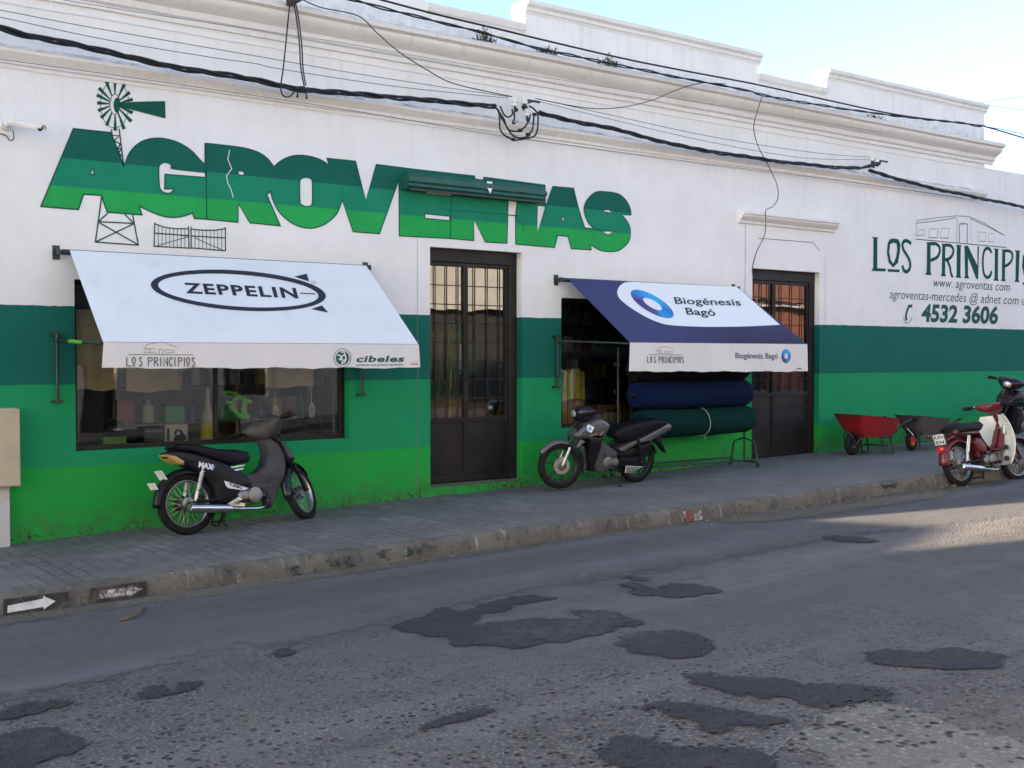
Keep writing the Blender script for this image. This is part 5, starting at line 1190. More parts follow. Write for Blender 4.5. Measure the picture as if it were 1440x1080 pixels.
# --- second bike, grey with cast wheels, between the first door and the right window
def L2(zs):
    o=[]
    for x,y in zs: s=.0014+.00012*(x-290)/710; o.append((1.22-(x-290)*.00172,(855-(x-290)*.1127-y)*s))
    return o
def P2(seatm,tailm,bodym,cowlm,shm): return dict(
 seat=(L2([(722,375),(740,330),(800,290),(950,252),(1100,225),(1210,235),(1238,258),(1150,300),(1000,370),(900,415),(800,415),(750,405)]),.12,.03,seatm,{}),
 tail_panel=(L2([(1235,252),(1275,280),(1266,312),(1200,352),(1080,412),(960,442),(880,482),(832,518),(790,512),(768,490),(800,468),(900,418),(1000,378),(1150,303),(1215,262)]),.105,.02,tailm,{}),
 side_panel=(L2([(720,470),(790,508),(830,515),(900,480),(1080,418),(1120,430),(1100,480),(1050,560),(1010,640),(950,622),(830,592),(760,545),(700,505)]),.085,.02,bodym,{}),
 inner_shield=(L2([(475,395),(605,410),(600,480),(560,620),(540,690),(505,610),(495,490)]),.13,.03,M_BLKP,{}),
 leg_shield=(L2([(610,400),(650,440),(700,470),(765,510),(772,560),(705,600),(690,680),(620,702),(560,690),(545,620),(560,540),(580,480),(590,430)]),.11,.03,shm,{}),
 front_cowl=(L2([(362,368),(430,295),(510,238),(585,218),(662,265),(664,315),(605,412),(560,428),(470,410),(375,405)]),.15,.05,cowlm,{'wf':lambda x,z:.45+.55*max(0,min(1,(1.16-x)/.2))}),
)
p=GS(785,690); q=GS(893,678); hd=math.degrees(math.atan2(p.y-q.y,p.x-q.x))
st2=dict(wb=1.22,spoke=False,disc=True,parts=P2(M_SEAT,M_SILV,M_BLKP,M_SILV,M_GRYP),engine=(.56,.30),shock=.10,fender=(30,135,.062),fcol=M_SILV,hcol=M_DKP,hb=.14,nac=.85,fork=M_ALU,muff=M_BLKP,pipe=M_BLKP)
B2,S2,hp2=bike('motorbike','dark grey underbone motorbike with cast wheels facing left before the right window',(q.x,q.y,SW(q.x)),hd,6,-14,(p-q).length/1.22,st2)
rear_fender(B2,95,165,.055,M_BLKP)
b=MB(); b.slab(L2([(1130,390),(1190,378),(1225,440),(1266,515),(1212,462),(1170,430)]),lambda x,z,y:(x,y,z),-.05,.05); b.build('mud_flap',M_BLKP,B2,bevel=.006)
for o_,w_ in ((L2([(560,355),(615,312),(600,345),(565,375)]),.152),(L2([(470,372),(545,345),(535,365),(475,382)]),.154)): b=MB(); b.puff(o_,w_,.008); b.build('indicator_lens',M_AMB,B2,smooth=True)
b=MB(); b.puff(L2([(1205,250),(1262,262),(1278,285),(1255,300),(1215,280)]),.075,.012); b.build('tail_lamp',M_REDL,B2,smooth=True)
l2=lambda zx,zy,y:(lambda c:Vector((c[0],y,c[1])))(L2([(zx,zy)])[0])
b=MB(); c=l2(466,308,.158); b.box(c,(.085,.004,.075),0,Matrix.Rotation(R(-28),3,'Y')@Matrix.Rotation(R(-32),3,'Z')); b.build('sticker',M_DECAL,B2)
b=MB(); c=c+Vector((.0025,.0035,0)); b.box(c,(.045,.004,.045),0,Matrix.Rotation(R(-28),3,'Y')@Matrix.Rotation(R(-32),3,'Z')); b.build('sticker_print',M_DECALB,B2)
b=MB(); b.slab(L2([(845,625),(1010,628),(900,690),(840,688)]),lambda x,z,y:(x,y,z),.10,.118); b.build('foot_bracket',M_ALU,B2,bevel=.006)
b=MB(); b.poly([L2([(628,510),(664,545),(626,565)])],lambda x,z:(x,.1115,z)); b.build('shield_slot',M_PLTX,B2)
b=MB(); b.puff(L2([(380,492),(430,408),(472,432),(420,498)]),.10,.02); xf(b,S2).build('fork_cover',M_SILV,B2,smooth=True)
b=MB(); b.puff(L2([(440,500),(480,470),(505,520),(525,640),(505,720),(490,690),(495,600),(470,540)]),.04,.01); b.build('inner_fender',M_SILV,B2,smooth=True)
# --- third bike, old red and white step-through on the road at the kerb -------
P3=dict(
 seat=([(-.10,.745),(-.02,.80),(.20,.79),(.42,.80),(.48,.75),(.42,.68),(.2,.675),(0,.66),(-.09,.67)],.125,.03,M_SEAT,{}),
 body=([(-.18,.60),(.0,.70),(.25,.715),(.42,.71),(.47,.60),(.60,.44),(.78,.45),(.93,.72),(.98,.70),(.86,.40),(.70,.36),(.50,.36),(.40,.30),(.34,.34),(.30,.50),(.18,.60),(-.02,.64)],.075,.02,M_REDP,{}),
 side_cover=([(.30,.42),(.48,.38),(.50,.48),(.42,.58),(.30,.60),(.24,.54)],.105,.02,M_REDP,{}),
)
p=GR(1352,684); q=GR(1436,673)
st3=dict(wb=1.19,spoke=True,parts=P3,engine=(.56,.30),shock=.14,fender=(5,190,.075),fcol=M_REDP,hcol=M_REDP,hb=.20,nac=.55,fork=M_REDP,frame=M_REDP,case=M_REDP)
B3,S3,hp3=bike('motorbike','old dark red step through motorbike with a white leg shield at the kerb',(p.x,p.y,SW(p.x)-KH),math.degrees(math.atan2(q.y-p.y,q.x-p.x)),11,-6,1.05,st3)
rear_fender(B3,35,182,.07,M_REDP,.325)
b=MB(); rows=[]
for i in range(15):
    t=i/14; z=.22+.66*t; hw=.15+.14*math.sin(math.pi*min(1,(t*.85+.12)))**.8; xc=.80+.20*t-.10*t*t+(.06*(1-t)); rows.append([Vector((xc-.10*abs(s)**2.2+.02,hw*s,z)) for s in [k/7-1 for k in range(15)]])
b.add([p_ for r in rows for p_ in r],[(i*15+j,i*15+j+1,(i+1)*15+j+1,(i+1)*15+j) for i in range(14) for j in range(14)])
ls=b.build('leg_shield',M_CREAM,B3,smooth=True); md=ls.modifiers.new('t','SOLIDIFY'); md.thickness=.008; md=ls.modifiers.new('b','BEVEL'); md.width=.003
b=MB(); b.puff([(.86,.62),(.90,.62),(.91,.70),(.88,.71)],.03,.008,0,-.09); b.build('switch_box',M_ALU,ls,smooth=True)
b=MB()
for z,y in((.44,-.15),(.30,-.14)): b.lathe([(0,0),(.035,0),(.035,.012),(0,.012)],(.80,y,z),(-1,0,.2),16)
b.build('shield_hole',M_PLTX,ls)
plate(B3,(-.285,0,.60),-14,['KSN','834'],.155,.135)
b=MB(); b.ball((-.29,0,.475),.05,14,0,(.6,1.1,.85)); b.build('tail_lamp',M_REDL,B3,smooth=True)
for y in(-1,1):
    b=MB(); b.tube([(-.17,.06*y,.66),(-.22,.17*y,.66)],.010,8); b.ball((-.225,.20*y,.66),.042,12,0,(.9,1.0,.75)); b.build('indicator_lens',M_REDP,B3,smooth=True)
for y in(-.118,.118): b=MB(); b.cyl((.06,y,.42),(.13,y,.62),.026,12); b.build('shock_cover',M_CHROME,B3,smooth=True)
# --- fourth bike, black with white graphics, against the wall ------------------
p=GS(1389,629); 
st4=dict(wb=1.22,spoke=False,parts=P2(M_SEAT,M_DKP,M_BLKP,M_DKP,M_DKP),engine=(.56,.30),shock=.10,fender=(25,140,.062),fcol=M_DKP,hcol=M_DKP,hb=.17,nac=.85,fork=M_BLKP,muff=M_BLKP,mirror=False)
hx=p.x; B4,S4,hp4=bike('motorbike','black motorbike with white graphics facing left beside the far wheelbarrow',(hx+1.28,p.y-.05,SW(hx+1.28)),182,5,14,1.06,st4)
rear_fender(B4,95,165,.055,M_BLKP)
b=MB(); b.puff(L2([(560,345),(620,300),(640,325),(590,375)]),.142,.01); b.puff(L2([(450,345),(520,300),(540,320),(480,365)]),.118,.01); b.puff(L2([(830,505),(960,442),(1150,372),(1165,385),(960,462),(850,516)]),.108,.006); b.build('white_graphic',M_DECAL,B4,smooth=True)
b=MB(); b.puff(L2([(700,520),(830,560),(960,520),(955,540),(830,590),(720,550)]),.098,.008); b.build('red_graphic',M_REDL,B4,smooth=True)

# ================================================================== wheelbarrows
M_BTRAY=mat('red_barrow_paint',(.26,.012,.014),.45,var=.15,scale=5,dirt=(.05,.02,.02),dirt_amt=.5); M_GTRAY=mat('galvanised_tray',(.115,.10,.105),.5,.3,var=.2,scale=6); M_ORNG=mat('orange_rim',(.55,.075,.02),.45)
def barrow(label,c,yaw,tray,rim,scale,wide):
    t=thing('wheelbarrow',label,'wheelbarrow',c,'wheelbarrows along the wall')
    t.matrix_world=Matrix.Translation(Vector(c))@Matrix.Rotation(R(yaw),4,'Z')@Matrix.Scale(scale,4)@Matrix.Scale(.86,4,(1,0,0)); PINV[t.name]=Matrix.Identity(4)
    def ring(x0,x1,w0,w1,z0,z1,r=.10):
        out=[]
        for cx,cy,a0 in((x1-r,w1-r,0),(x0+r,w0-r,90),(x0+r,-w0+r,180),(x1-r,-w1+r,270)):
            for k in range(6):
                a=R(a0+90*k/5); x=cx+r*math.cos(a); y=cy+r*math.sin(a); f=(x-x0)/(x1-x0); out.append(Vector((x,y,z0+(z1-z0)*f)))
        return out
    b=MB(); o=[ring(.06,.78,.17,.23,.30,.26,.07),ring(-.07,.87,.23,.29,.45,.41),ring(-.20,.93,.29,.33,.66,.57),ring(-.225,.955,.305,.345,.665,.575)]
    inn=[ring(-.185,.92,.28,.32,.655,.565),ring(-.055,.855,.215,.275,.46,.42),ring(.07,.77,.16,.22,.31,.27,.07)]
    b.loft(o+inn,0,True); b.build('tray',tray,t,smooth=True,angle=50)
    for y in(-1,1):
        b=MB(); b.tube(spline([(-.02,.10*y,.19),(.15,.14*y,.31),(.70,.24*y,.30),(1.0,.29*y,.50),(1.30,.30*y,.56)],6),.017,8); h=b.build('handle',M_BLACKIRON,t,smooth=True)
        b=MB(); b.cyl((1.19,.297*y,.538),(1.32,.30*y,.565),.022,10); b.build('grip',M_TYRE,h,smooth=True)
        b=MB(); b.tube([(.50,.20*y,.30),(.58,.24*y,.02),(.72,.25*y,.012),(.78,.25*y,.03),(.70,.24*y,.31)],.014,8); b.build('leg',M_BLACKIRON,t,smooth=True)
    b=MB(); b.cyl((.64,-.245,.14),(.64,.245,.14),.011,8); b.bb((.36,-.19,.28),(.60,.19,.30)); b.tube([(-.02,-.10,.19),(-.12,-.1,.3),(-.16,0,.42),(-.12,.1,.3),(-.02,.1,.19)],.010,6); b.build('brace',M_ALU if wide<.05 else M_BLACKIRON,t,smooth=True)
    b=MB(); b.lathe([(.185-wide+wide*math.cos(2*math.pi*k/14),wide*.95*math.sin(2*math.pi*k/14)) for k in range(14)],(0,0,.188),(0,1,0),32,0,True)
    wh=b.build('wheel',M_TYRE,t,smooth=True); b=MB(); r_=.185-2*wide+.006; b.lathe([(r_,-.03),(r_-.015,-.02),(.03,-.012),(.02,-.06),(0,-.06)],(0,0,.188),(0,1,0),24); b.lathe([(r_,.03),(r_-.015,.02),(.03,.012),(.02,.06),(0,.06)],(0,0,.188),(0,1,0),24); b.cyl((0,-.11,.188),(0,.11,.188),.009,8); b.build('rim',rim,wh,smooth=True)
    return t
c=GS(1206,641); barrow('red wheelbarrow with a fat black tyre against the green wall',(c.x,c.y+.1,SW(c.x)),-4,M_BTRAY,M_BLACKIRON,.97,.058)
c=GS(1283,635); barrow('grey wheelbarrow with an orange wheel rim behind the red wheelbarrow',(c.x+.12,c.y+.10,SW(c.x)),2,M_GTRAY,M_ORNG,.86,.048)

# ================================================================== roll stand with netting rolls
yr=-.42; xl=W(893,560,yr).x-.3; xr=W(1047,560,yr).x
M_NAVY=mat('navy_netting',(.004,.013,.055),.9,spec=.1,var=.25,scale=30,bump=.6,bscale=120); M_TEAL=mat('dark_green_netting',(.003,.028,.026),.9,spec=.1,var=.25,scale=30,bump=.7,bscale=110); M_BLKN=mat('black_netting',(.008,.008,.009),.9,spec=.1,var=.2,scale=30,bump=.6,bscale=120); M_STRING=mat('white_string',(.6,.6,.58),.8)
stn=thing('roll_stand','black wheeled iron stand carrying netting rolls under the blue awning','stand',((xl+xr)/2,yr,SW(xr)))
b=MB(); gz=SW(xr)+.05
for x in(xl,xr):
    b.cyl((x,yr,gz+.02),(x,yr,2.0),.014,8)
    b.tube([(x,yr-.26,gz),(x,yr-.20,gz+.30),(x,yr,gz+.36),(x,yr+.20,gz+.30),(x,yr+.26,gz)],.012,8); b.cyl((x,yr-.26,gz+.02),(x,yr+.26,gz+.02),.012,8)
    for z in(1.80,1.44,1.02): b.tube([(x-.02,yr-.05,z+.01),(x-.02,yr-.04,z-.04),(x-.02,yr+.04,z-.04),(x-.02,yr+.05,z+.01)],.008,6)
b.cyl((xl,yr-.22,gz+.06),(xr,yr-.22,gz+.06),.012,8); b.cyl((xl,yr+.22,gz+.06),(xr,yr+.22,gz+.06),.012,8)
b.build('frame',M_BLACKIRON,stn,smooth=True)
for x in(xl,xr):
    for y in(-.26,.26):
        b=MB(); g2=SW(x); b.lathe([(0,-.012),(.03,-.012),(.032,0),(.03,.012),(0,.012)],(x,yr+y,g2+.032),(0,1,0),14); b.build('caster',M_BLACKIRON,stn,smooth=True)
def roll(label,u0,u1,v,rad,m,tie,seed,sag=0.0):
    a=W(u0,v,yr); e=W(u1,v,yr); z=W((u0+u1)/2,v,yr).z; rd=random.Random(seed); n=30; b=MB(); rings=[]
    ph=[rd.uniform(0,6) for _ in range(6)]
    for i in range(n+1):
        f=i/n; x=a.x+(e.x-a.x)*f; rr=rad*(1-.0*f); pin=1-.10*sum(math.exp(-((f-t_)/.02)**2) for t_ in tie)
        if i in(0,n): rr*=.86
        rings.append([Vector((x,yr+rr*pin*(1+.025*math.sin(3*q+ph[0]+f*9)+.015*math.sin(7*q+ph[1]-f*23))*math.cos(q),z-sag*math.sin(math.pi*f)+rr*pin*(1+.02*math.sin(2*q+ph[2]+f*14)+.02*math.sin(5*q+f*31+ph[3]))*math.sin(q))) for q in [2*math.pi*k/32 for k in range(32)]])
    c0=Vector((rings[0][0].x-.005,yr,z)); b.loft(rings,0,True)
    t=thing('netting_roll',label,'roll',((a.x+e.x)/2,yr,z),'netting rolls on the stand')
    b.build('netting',m,t,smooth=True,angle=50)
    b=MB(); b.cyl((a.x-.08,yr,z),(e.x+.06,yr,z),.022,12); b.build('core',M_BLACKIRON,t,smooth=True)
    for t_ in tie:
        b=MB(); x=a.x+(e.x-a.x)*t_; L=[Vector((x+.01*math.sin(q*2),yr+rad*1.0*math.cos(q),z-sag*math.sin(math.pi*t_)+rad*1.0*math.sin(q))) for q in [2*math.pi*k/28 for k in range(29)]]; b.tube(L,.004,5,0,False)
        b.tube([(x,yr-rad*.35,z-sag-rad*.95),(x+.02,yr-rad*.45,z-sag-rad*1.12),(x+.01,yr-rad*.4,z-sag-rad*1.25)],.004,5); b.build('tie',M_STRING,t,smooth=True)
roll('black netting roll on the top rung of the stand, half hidden by the valance',890,1044,519,.17,M_BLKN,[],1)
roll('navy blue netting roll on the middle rung of the stand',893,1048,554,.195,M_NAVY,[],2)
roll('dark green netting roll tied with white string on the lowest rung',896,1052,592,.195,M_TEAL,[.55],3,.015)

# ================================================================== goods inside the shop
M_CARD=mat('cardboard',(.36,.23,.13),.85,var=.15,scale=6); M_REFLTAN=mat('painted_reflection',(.72,.58,.36),.85,var=.08,scale=4); M_HELM=mat('helmet_black',(.012,.012,.014),.15,coat=.8); M_VIS=mat('helmet_visor',(.35,.36,.36),.1,.8); M_BRGREEN=mat('bright_green_plastic',(.12,.55,.03),.35); M_LIMEB=mat('lime_box',(.10,.26,.03),.6); M_GRBOX=mat('green_carton',(.01,.22,.09),.6)
M_GREYBX=mat('grey_box',(.45,.45,.44),.6); M_YEL=mat('yellow_bag',(.62,.58,.04),.6,var=.15,scale=6,bump=.3,bscale=12); M_YEL2=mat('yellow_board',(.65,.36,.03),.6); M_REDB=mat('red_cloth',(.25,.02,.02),.8); M_GRCL=mat('green_cloth',(.02,.22,.06),.85,var=.2,scale=6); M_TEALC=mat('teal_cloth',(.01,.06,.06),.85,var=.2,scale=6); M_WHCL=mat('white_bag',(.6,.6,.58),.7)
b=MB(); b.bb((3.05,.31,.40),(6.25,1.2,.94)); b.build('display_platform',M_CARD,shop,bevel=.01)
b=MB(); b.bb((9.25,.31,.40),(12.3,1.2,.94)); b.build('display_platform',M_CARD,shop,bevel=.01)
def box_thing(name,label,cat,u0,u1,v0,v1,Y,dep,m,m2=None):
    a=W(u0,v1,Y); e=W(u1,v0,Y); t=thing(name,label,cat,((a.x+e.x)/2,Y+dep/2,a.z))
    b=MB(); b.bb((a.x,Y,a.z),(e.x,Y+dep,e.z)); b.build('carton',m,t,bevel=.006)
    return t,a,e
t,a,e=box_thing('carton','white carton printed with a chainsaw picture in the left window','carton',232,264,596,626,.36,.22,M_GREYBX)
b=MB(); zz=lambda fx,fz:(a.x+(e.x-a.x)*fx,.358,a.z+(e.z-a.z)*fz)
b.poly([[(.35,.2),(.55,.15),(.9,.2),(.95,.35),(.8,.55),(.72,.72),(.5,.75),(.38,.6),(.45,.45)],[(.5,.45),(.68,.5),(.62,.64),(.5,.64)]],zz); b.poly([[(.08,.1),(.2,.1),(.2,.75),(.14,.88),(.08,.75)]],zz); b.build('printed_picture',M_INK,t)
box_thing('carton','bright green carton standing on the white chainsaw carton','carton',232,260,571,594,.40,.2,M_GRBOX)
t,a,e=box_thing('toolbox','black tool carton with grey lettering beside the chainsaw carton','carton',203,231,600,628,.36,.25,M_INK)
b=MB()
for k,(f0,f1) in enumerate(((.75,.85),(.45,.5),(.3,.33))): b.poly([[(.06,f0),(.94,f0),(.94,f1),(.06,f1)]],lambda x,z:(a.x+(e.x-a.x)*x,.358,a.z+(e.z-a.z)*z))
b.build('printed_band',M_INKG,t)
box_thing('carton','lime green carton carrying the helmet in the left window','carton',145,178,614,631,.38,.22,M_LIMEB)
hp=W(162,604,.49); ht=thing('helmet','black motorcycle helmet with a shiny visor in the left window','helmet',hp)
b=MB(); b.ball(hp,.125,24,0,(1,1.05,.98)); b.build('shell',M_HELM,ht,smooth=True); b=MB(); b.ball(hp+Vector((0,-.02,.005)),.122,24,0,(.86,1.0,.42)); b.build('visor',M_VIS,ht,smooth=True)
# yellow labelled bottle shaped display
q=W(292,624,.4); t=thing('bottle','tall clear bottle with a yellow label beside the window mullion','bottle',q); b=MB(); b.lathe([(0,0),(.07,0),(.075,.02),(.075,.25),(.05,.36),(.03,.44),(.018,.62),(0,.62)],q,(0,0,1),18); b.build('body',mat('milky_plastic',(.45,.43,.36),.3),t,smooth=True); b=MB(); b.lathe([(.0765,.06),(.0765,.22)],q,(0,0,1),18); b.build('label',M_YEL,t,smooth=True)
# bright green plastic halter hanging
q=W(337,570,.35); t=thing('trimmer','bright green plastic tool hanging in the left window','garden tool',q); b=MB()
f=lambda L:[W(290+x/7.2,510+y/7.2,.35) for x,y in L]
b.tube(spline(f([(175,340),(185,310),(240,300),(320,330),(390,370),(460,405)]),5),.020,8); b.tube(spline(f([(270,420),(300,360),(360,355),(385,400),(370,480),(430,545)]),5),.022,8); b.tube(spline(f([(265,425),(270,470),(330,540),(430,555)]),5),.032,8); b.tube(spline(f([(200,380),(230,405),(280,400)]),5),.018,8); b.build('body',M_BRGREEN,t,smooth=True); b=MB(); b.tube([W(337,540,.35),W(336,480,.35)],.003,5); b.build('cord',M_STRING,t)
# tan sheets behind the glass, painted in place of reflected sunlit housefronts
for lab,u0,u1,v1 in(('tan painted reflection sheet at the left edge of the left window',107,165,549),('tan painted reflection sheet with a green top left of the window middle',178,255,551),('tan painted reflection sheet in the right half of the left window',373,441,545)):
    b=MB(); Y=.34; a=W(u0,v1,Y); e=W(u1,470,Y); n=12; top=[];bot=[]
    for i in range(n+1):
        x=a.x+(e.x-a.x)*i/n; top.append((x,Y+.01*math.sin(i*1.1),e.z+.25)); bot.append((x,Y+.015*math.sin(i*1.1),a.z+.012*math.sin(i*.6+u0)))
    b.add(top+bot,[(i,i+1,n+2+i,n+1+i) for i in range(n)]); o=b.build('reflection_sheet',M_REFLTAN,None,smooth=True); md=o.modifiers.new('t','SOLIDIFY'); md.thickness=.003; tag(o,lab,'paper sheet','painted reflections in the window')
for lab,u,v0,v1 in(('white rope lead hanging in the right half of the left window',387,520,592),('white rope lead hanging right of the tan sheet',438,520,588)):
    b=MB(); p0=W(u-1,v0-40,.3); p1=W(u,v1-22,.3); b.tube([p0,p1],.005,5); 
    for dx in(-.03,.0,.03): b.tube(spline([p1,p1+Vector((dx,-.02,-.07)),p1+Vector((dx*.6,0,-.17))],4),.008,6)
    tag(b.build('rope_lead',M_STRING,None,smooth=True),lab,'rope lead','rope leads in the window')
q=W(466,520,.4); b=MB(); b.lathe([(0,-.015),(.10,-.015),(.105,0),(.10,.012),(.06,.014),(0,.006)],q,(0,-1,0),24); tag(b.build('wall_clock',M_GREYBX,None,smooth=True),'round grey dial at the right end of the left window','dial')
for lab,u,v0,v1,m in(('long pale pole standing at the right end of the left window',469,524,618,M_WHCL),('dark wooden post behind the green tool in the left window',333,520,622,M_CARD)):
    b=MB(); b.cyl(W(u,v1,.42),W(u,v0-60,.42),.012,8); tag(b.build('pole',m,None,smooth=True),lab,'pole')
# shelves of goods behind both windows
def goods(win,x0,x1,Y,levels,seed):
    rd=random.Random(seed)
    u=thing('shelf_unit','dark shelf unit standing inside behind the '+win+' window','shelf',((x0+x1)/2,Y+.2,levels[0]))
    b=MB()
    for z in levels: b.bb((x0,Y,z-.02),(x1,Y+.36,z))
    b.build('shelf_board',M_INTF,u); 
    for x in (x0,x1):
        b=MB(); b.bb((x-.015,Y-.004,.34),(x+.015,Y+.364,levels[-1]+.4)); b.build('side_panel',M_INTF,u)
    cols=[('white',mat('white_goods',(.6,.6,.57),.6)),('tan',M_CARD),('green',M_GRBOX),('yellow',M_YEL),('red',mat('red_goods',(.35,.03,.025),.6)),('grey',M_GREYBX),('blue',mat('blue_goods',(.03,.09,.25),.6)),('black',M_INK)]
    for li,z in enumerate(levels):
        x=x0+.06; k=0; lv=['lowest','second','third','top'][li]
        while x<x1-.2:
            cn,m=cols[rd.randrange(len(cols))]; w_=rd.uniform(.09,.22); h_=rd.uniform(.14,.30); k+=1; o='%d%s'%(k,{1:'st',2:'nd',3:'rd'}.get(k,'th'))
            if rd.random()<.45:
                b=MB(); r_=w_*.36; b.lathe([(0,0),(r_,0),(r_,h_*.65),(r_*.45,h_*.8),(r_*.4,h_),(0,h_)],(x+w_/2,Y+.16,z),(0,0,1),12); ob=b.build('bottle',m,None,smooth=True,angle=40); tag(ob,'%s bottle, %s from the left on the %s shelf behind the %s window'%(cn,o,lv,win),'bottle','goods on the shelves')
            else:
                b=MB(); b.bb((x,Y+.05,z),(x+w_,Y+.05+rd.uniform(.1,.2),z+h_)); ob=b.build('carton',m,None,bevel=.004); tag(ob,'%s box, %s from the left on the %s shelf behind the %s window'%(cn,o,lv,win),'box','goods on the shelves')
            x+=w_+rd.uniform(.02,.10)
goods('left',3.9,7.0 if False else 6.5,1.35,(1.12,1.55,1.98),5)
goods('right',9.4,12.3,1.30,(1.15,1.55,1.95,2.35),8)
# behind the first door
def cloth(label,u0,u1,v0,v1,Y,m,cat='garment',name='hanging_garment'):
    b=MB(); a=W(u0,v1,Y); e=W(u1,v0,Y); n=14; rings=[]; rd=random.Random(int(u0*3+v0))
    ph=rd.uniform(0,6)
    for j,f in enumerate((0,.08,.3,.6,1)):
        z=e.z+(a.z-e.z)*f; wdt=(e.x-a.x)/2*(.45 if f==0 else .85+.15*f); cx=(a.x+e.x)/2
        rings.append([Vector((cx+wdt*math.cos(q)*(1+.05*math.sin(5*q+ph)),Y+.06*math.sin(q)*(1+.3*math.sin(7*q+ph+f*2)),z+.01*math.sin(3*q))) for q in [2*math.pi*k/20 for k in range(20)]])
    b.loft(rings); return tag(b.build(name,m,None,smooth=True),label,cat)
cloth('green jacket hanging behind the left leaf of the first door',637,655,455,528,.95,M_GRCL); cloth('dark teal raincoat hanging behind the right leaf of the first door',664,695,450,560,1.0,M_TEALC); cloth('bright green strip of cloth between the door leaves',657,668,485,525,.8,M_GRCL)
cloth('white bag hanging behind the first door under the green jacket',638,650,485,520,.7,M_WHCL,'bag','hanging_bag')
box_thing('carton','brown cardboard carton on the floor behind the left leaf of the first door','carton',606,652,556,600,.8,.4,M_CARD); box_thing('carton','crumpled brown carton behind the right leaf of the first door','carton',660,690,566,602,.75,.35,M_CARD)
b=MB(); p0=W(694,601,.5); p1=W(702,566,.62); b.slab([(p0.x-.05,p0.z-.1),(p0.x+.06,p0.z-.1),(p1.x+.06,p1.z),(p1.x-.05,p1.z)],lambda x,z,y:(x,y,z),.5,.54); tag(b.build('yellow_board',M_YEL2,None,bevel=.004),'yellow board leaning behind the right leaf of the first door','board')
b=MB(); rd=random.Random(4)
for i in range(16):
    x=W(606+i*2.6,500,.55).x; b.tube(spline([Vector((x,.55,2.2)),Vector((x+rd.uniform(-.08,.08),.55,1.8)),Vector((x+rd.uniform(-.08,.08),.55,1.35))],4),.009,5)
tag(b.build('rope_bundle',mat('green_rope',(.10,.18,.05),.8),None,smooth=True),'bundle of green ropes hanging behind the first door','ropes')
b=MB(); b.cyl(W(632,600,.6),W(634,500,.6),.018,8); tag(b.build('broom_handle',M_YEL,None,smooth=True),'yellow handle standing behind the left leaf of the first door','handle')
# second window
cloth('lime yellow raincoat hanging at the left end of the right window',790,822,519,562,.36,M_YEL); box_thing('carton','brown carton under the yellow raincoat in the right window','carton',791,822,563,600,.34,.3,M_CARD)
box_thing('carton','low brown carton right of the raincoat, behind the motorbike','carton',842,888,568,577,.36,.35,M_CARD); box_thing('crate','dark grey crate under the low carton in the right window','crate',840,890,578,598,.36,.35,M_GREYW)
cloth('dark coat hanging in the upper part of the right window',838,872,445,500,.7,M_TEALC); box_thing('carton','black carton in the middle of the right window behind the motorbike','carton',824,886,532,562,.5,.35,M_INK)
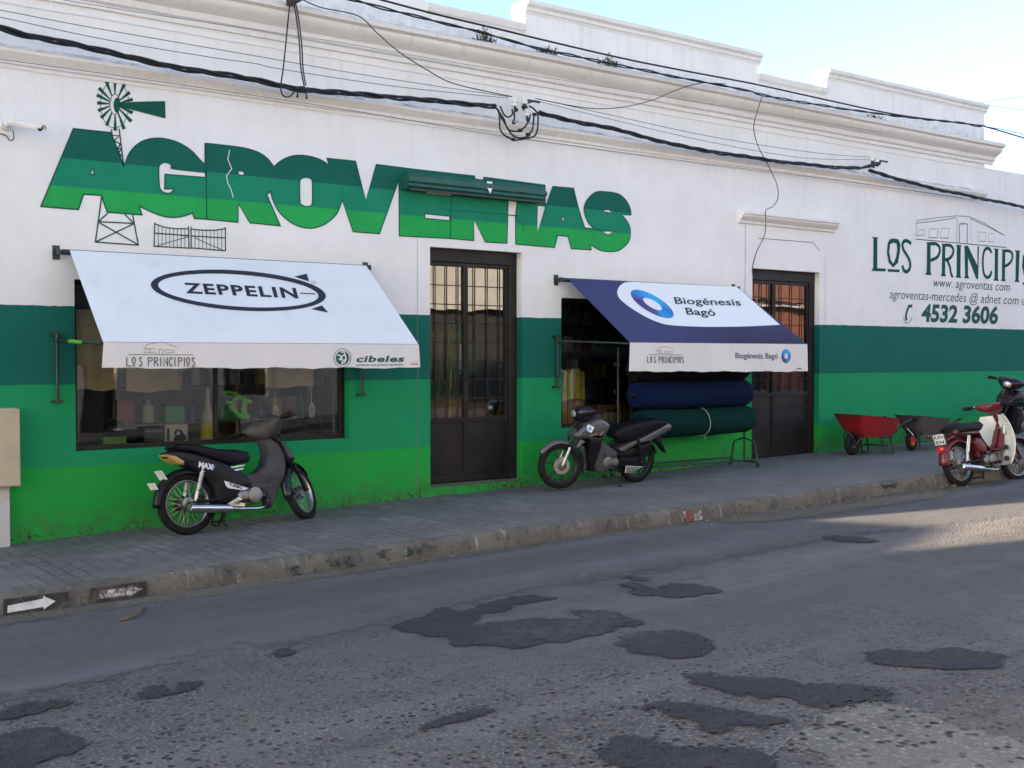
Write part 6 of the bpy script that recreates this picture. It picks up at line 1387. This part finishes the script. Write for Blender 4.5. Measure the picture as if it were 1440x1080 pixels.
# ================================================================== small things in the street
M_PAPER=mat('white_litter',(.7,.7,.69),.6); b=MB(); q=GR(1108,712); rd=random.Random(2); b.ball(q+Vector((0,0,.025)),.06,10,0,(1.3,.8,.45)); b.v=[tuple(Vector(p)+Vector((rd.uniform(-.012,.012),rd.uniform(-.012,.012),rd.uniform(-.008,.008)))) for p in b.v]; tag(b.build('crumpled_paper',M_PAPER),'crumpled white paper lying in the gutter','litter')
b=MB(); b.tube(spline([GR(168,872,.012),GR(185,868,.02),GR(197,860,.02),GR(201,853,.012)],5),.010,6); tag(b.build('twig',mat('brown_twig',(.12,.09,.05),.9),None,smooth=True),'brown twig lying in the gutter near the painted arrows','twig')
M_LEAF=mat('dry_leaf',(.16,.11,.05),.9,var=.4,scale=30); b=MB(); rd=random.Random(12)
for i in range(420):
    x=rd.uniform(1.5,19); y=KY(x)-abs(rd.gauss(.03,.10)) ; z=SW(x)-KH+.012
    if rd.random()<.22: y=-abs(rd.gauss(.0,.06))-.005; z=SW(x)+.012
    s=rd.uniform(.006,.022); a=rd.uniform(0,6.28); d=Vector((math.cos(a),math.sin(a),rd.uniform(-.2,.3)))*s; e2=Vector((-math.sin(a),math.cos(a),rd.uniform(-.3,.3)))*s*.5; c=Vector((x,y,z))
    b.add([c-d,c+e2,c+d,c-e2],[(0,1,2,3)])
struct(b.build('leaf_litter',M_LEAF,fix=False),'stuff')

M_RUB=mat('kerb_rubble',(.105,.095,.08),.9,var=.3,scale=20,bump=.6,bscale=40); b=MB(); rd=random.Random(31)
for i in range(130):
    x=rd.choice([rd.uniform(10.4,13.6),rd.uniform(10.4,13.6),rd.uniform(2,19)]); y=KY(x)-.015-abs(rd.gauss(0,.09)); r_=abs(rd.gauss(.009,.009))+.004
    n0=len(b.v); b.ball((x,y,SW(x)-KH+r_*.5),r_,6,0,(1.3,1,.8),Matrix.Rotation(rd.uniform(0,3),3,'Z')); 
    b.v[n0:]=[tuple(Vector(p)+Vector((rd.uniform(-1,1),rd.uniform(-1,1),rd.uniform(-1,1)))*r_*.25) for p in b.v[n0:]]
struct(b.build('kerb_rubble',M_RUB),'stuff')
import sys, OpenImageIO as oiio, numpy as np
a=oiio.ImageBuf('/workdir/render_main.png').get_pixels(oiio.UINT8)
h,w=a.shape[:2]
pts=dict(wallL=(50,120),wallM=(640,220),wallR=(1200,330),skyTR=(1380,50),skyM=(1100,40),dk=(50,480),mid=(60,600),lt=(150,700),dkR=(1300,490),midR=(1250,560),roadstrip=(700,800),road1=(300,1000),road2=(1100,850),patch=(760,885),conc=(1300,1040),pave=(150,800),paveR=(1000,690),kerb=(350,790),sunpatch=(1350,735),aw1=(300,460),aw2=(840,440),doorpanel=(650,650))
for k,(u,v) in pts.items():
    x=int(u*w/1440);y=int(v*h/1080);r=max(1,w//200)
    print(k,a[max(0,y-r):y+r+1,max(0,x-r):x+r+1,:3].reshape(-1,3).mean(0).round().astype(int))
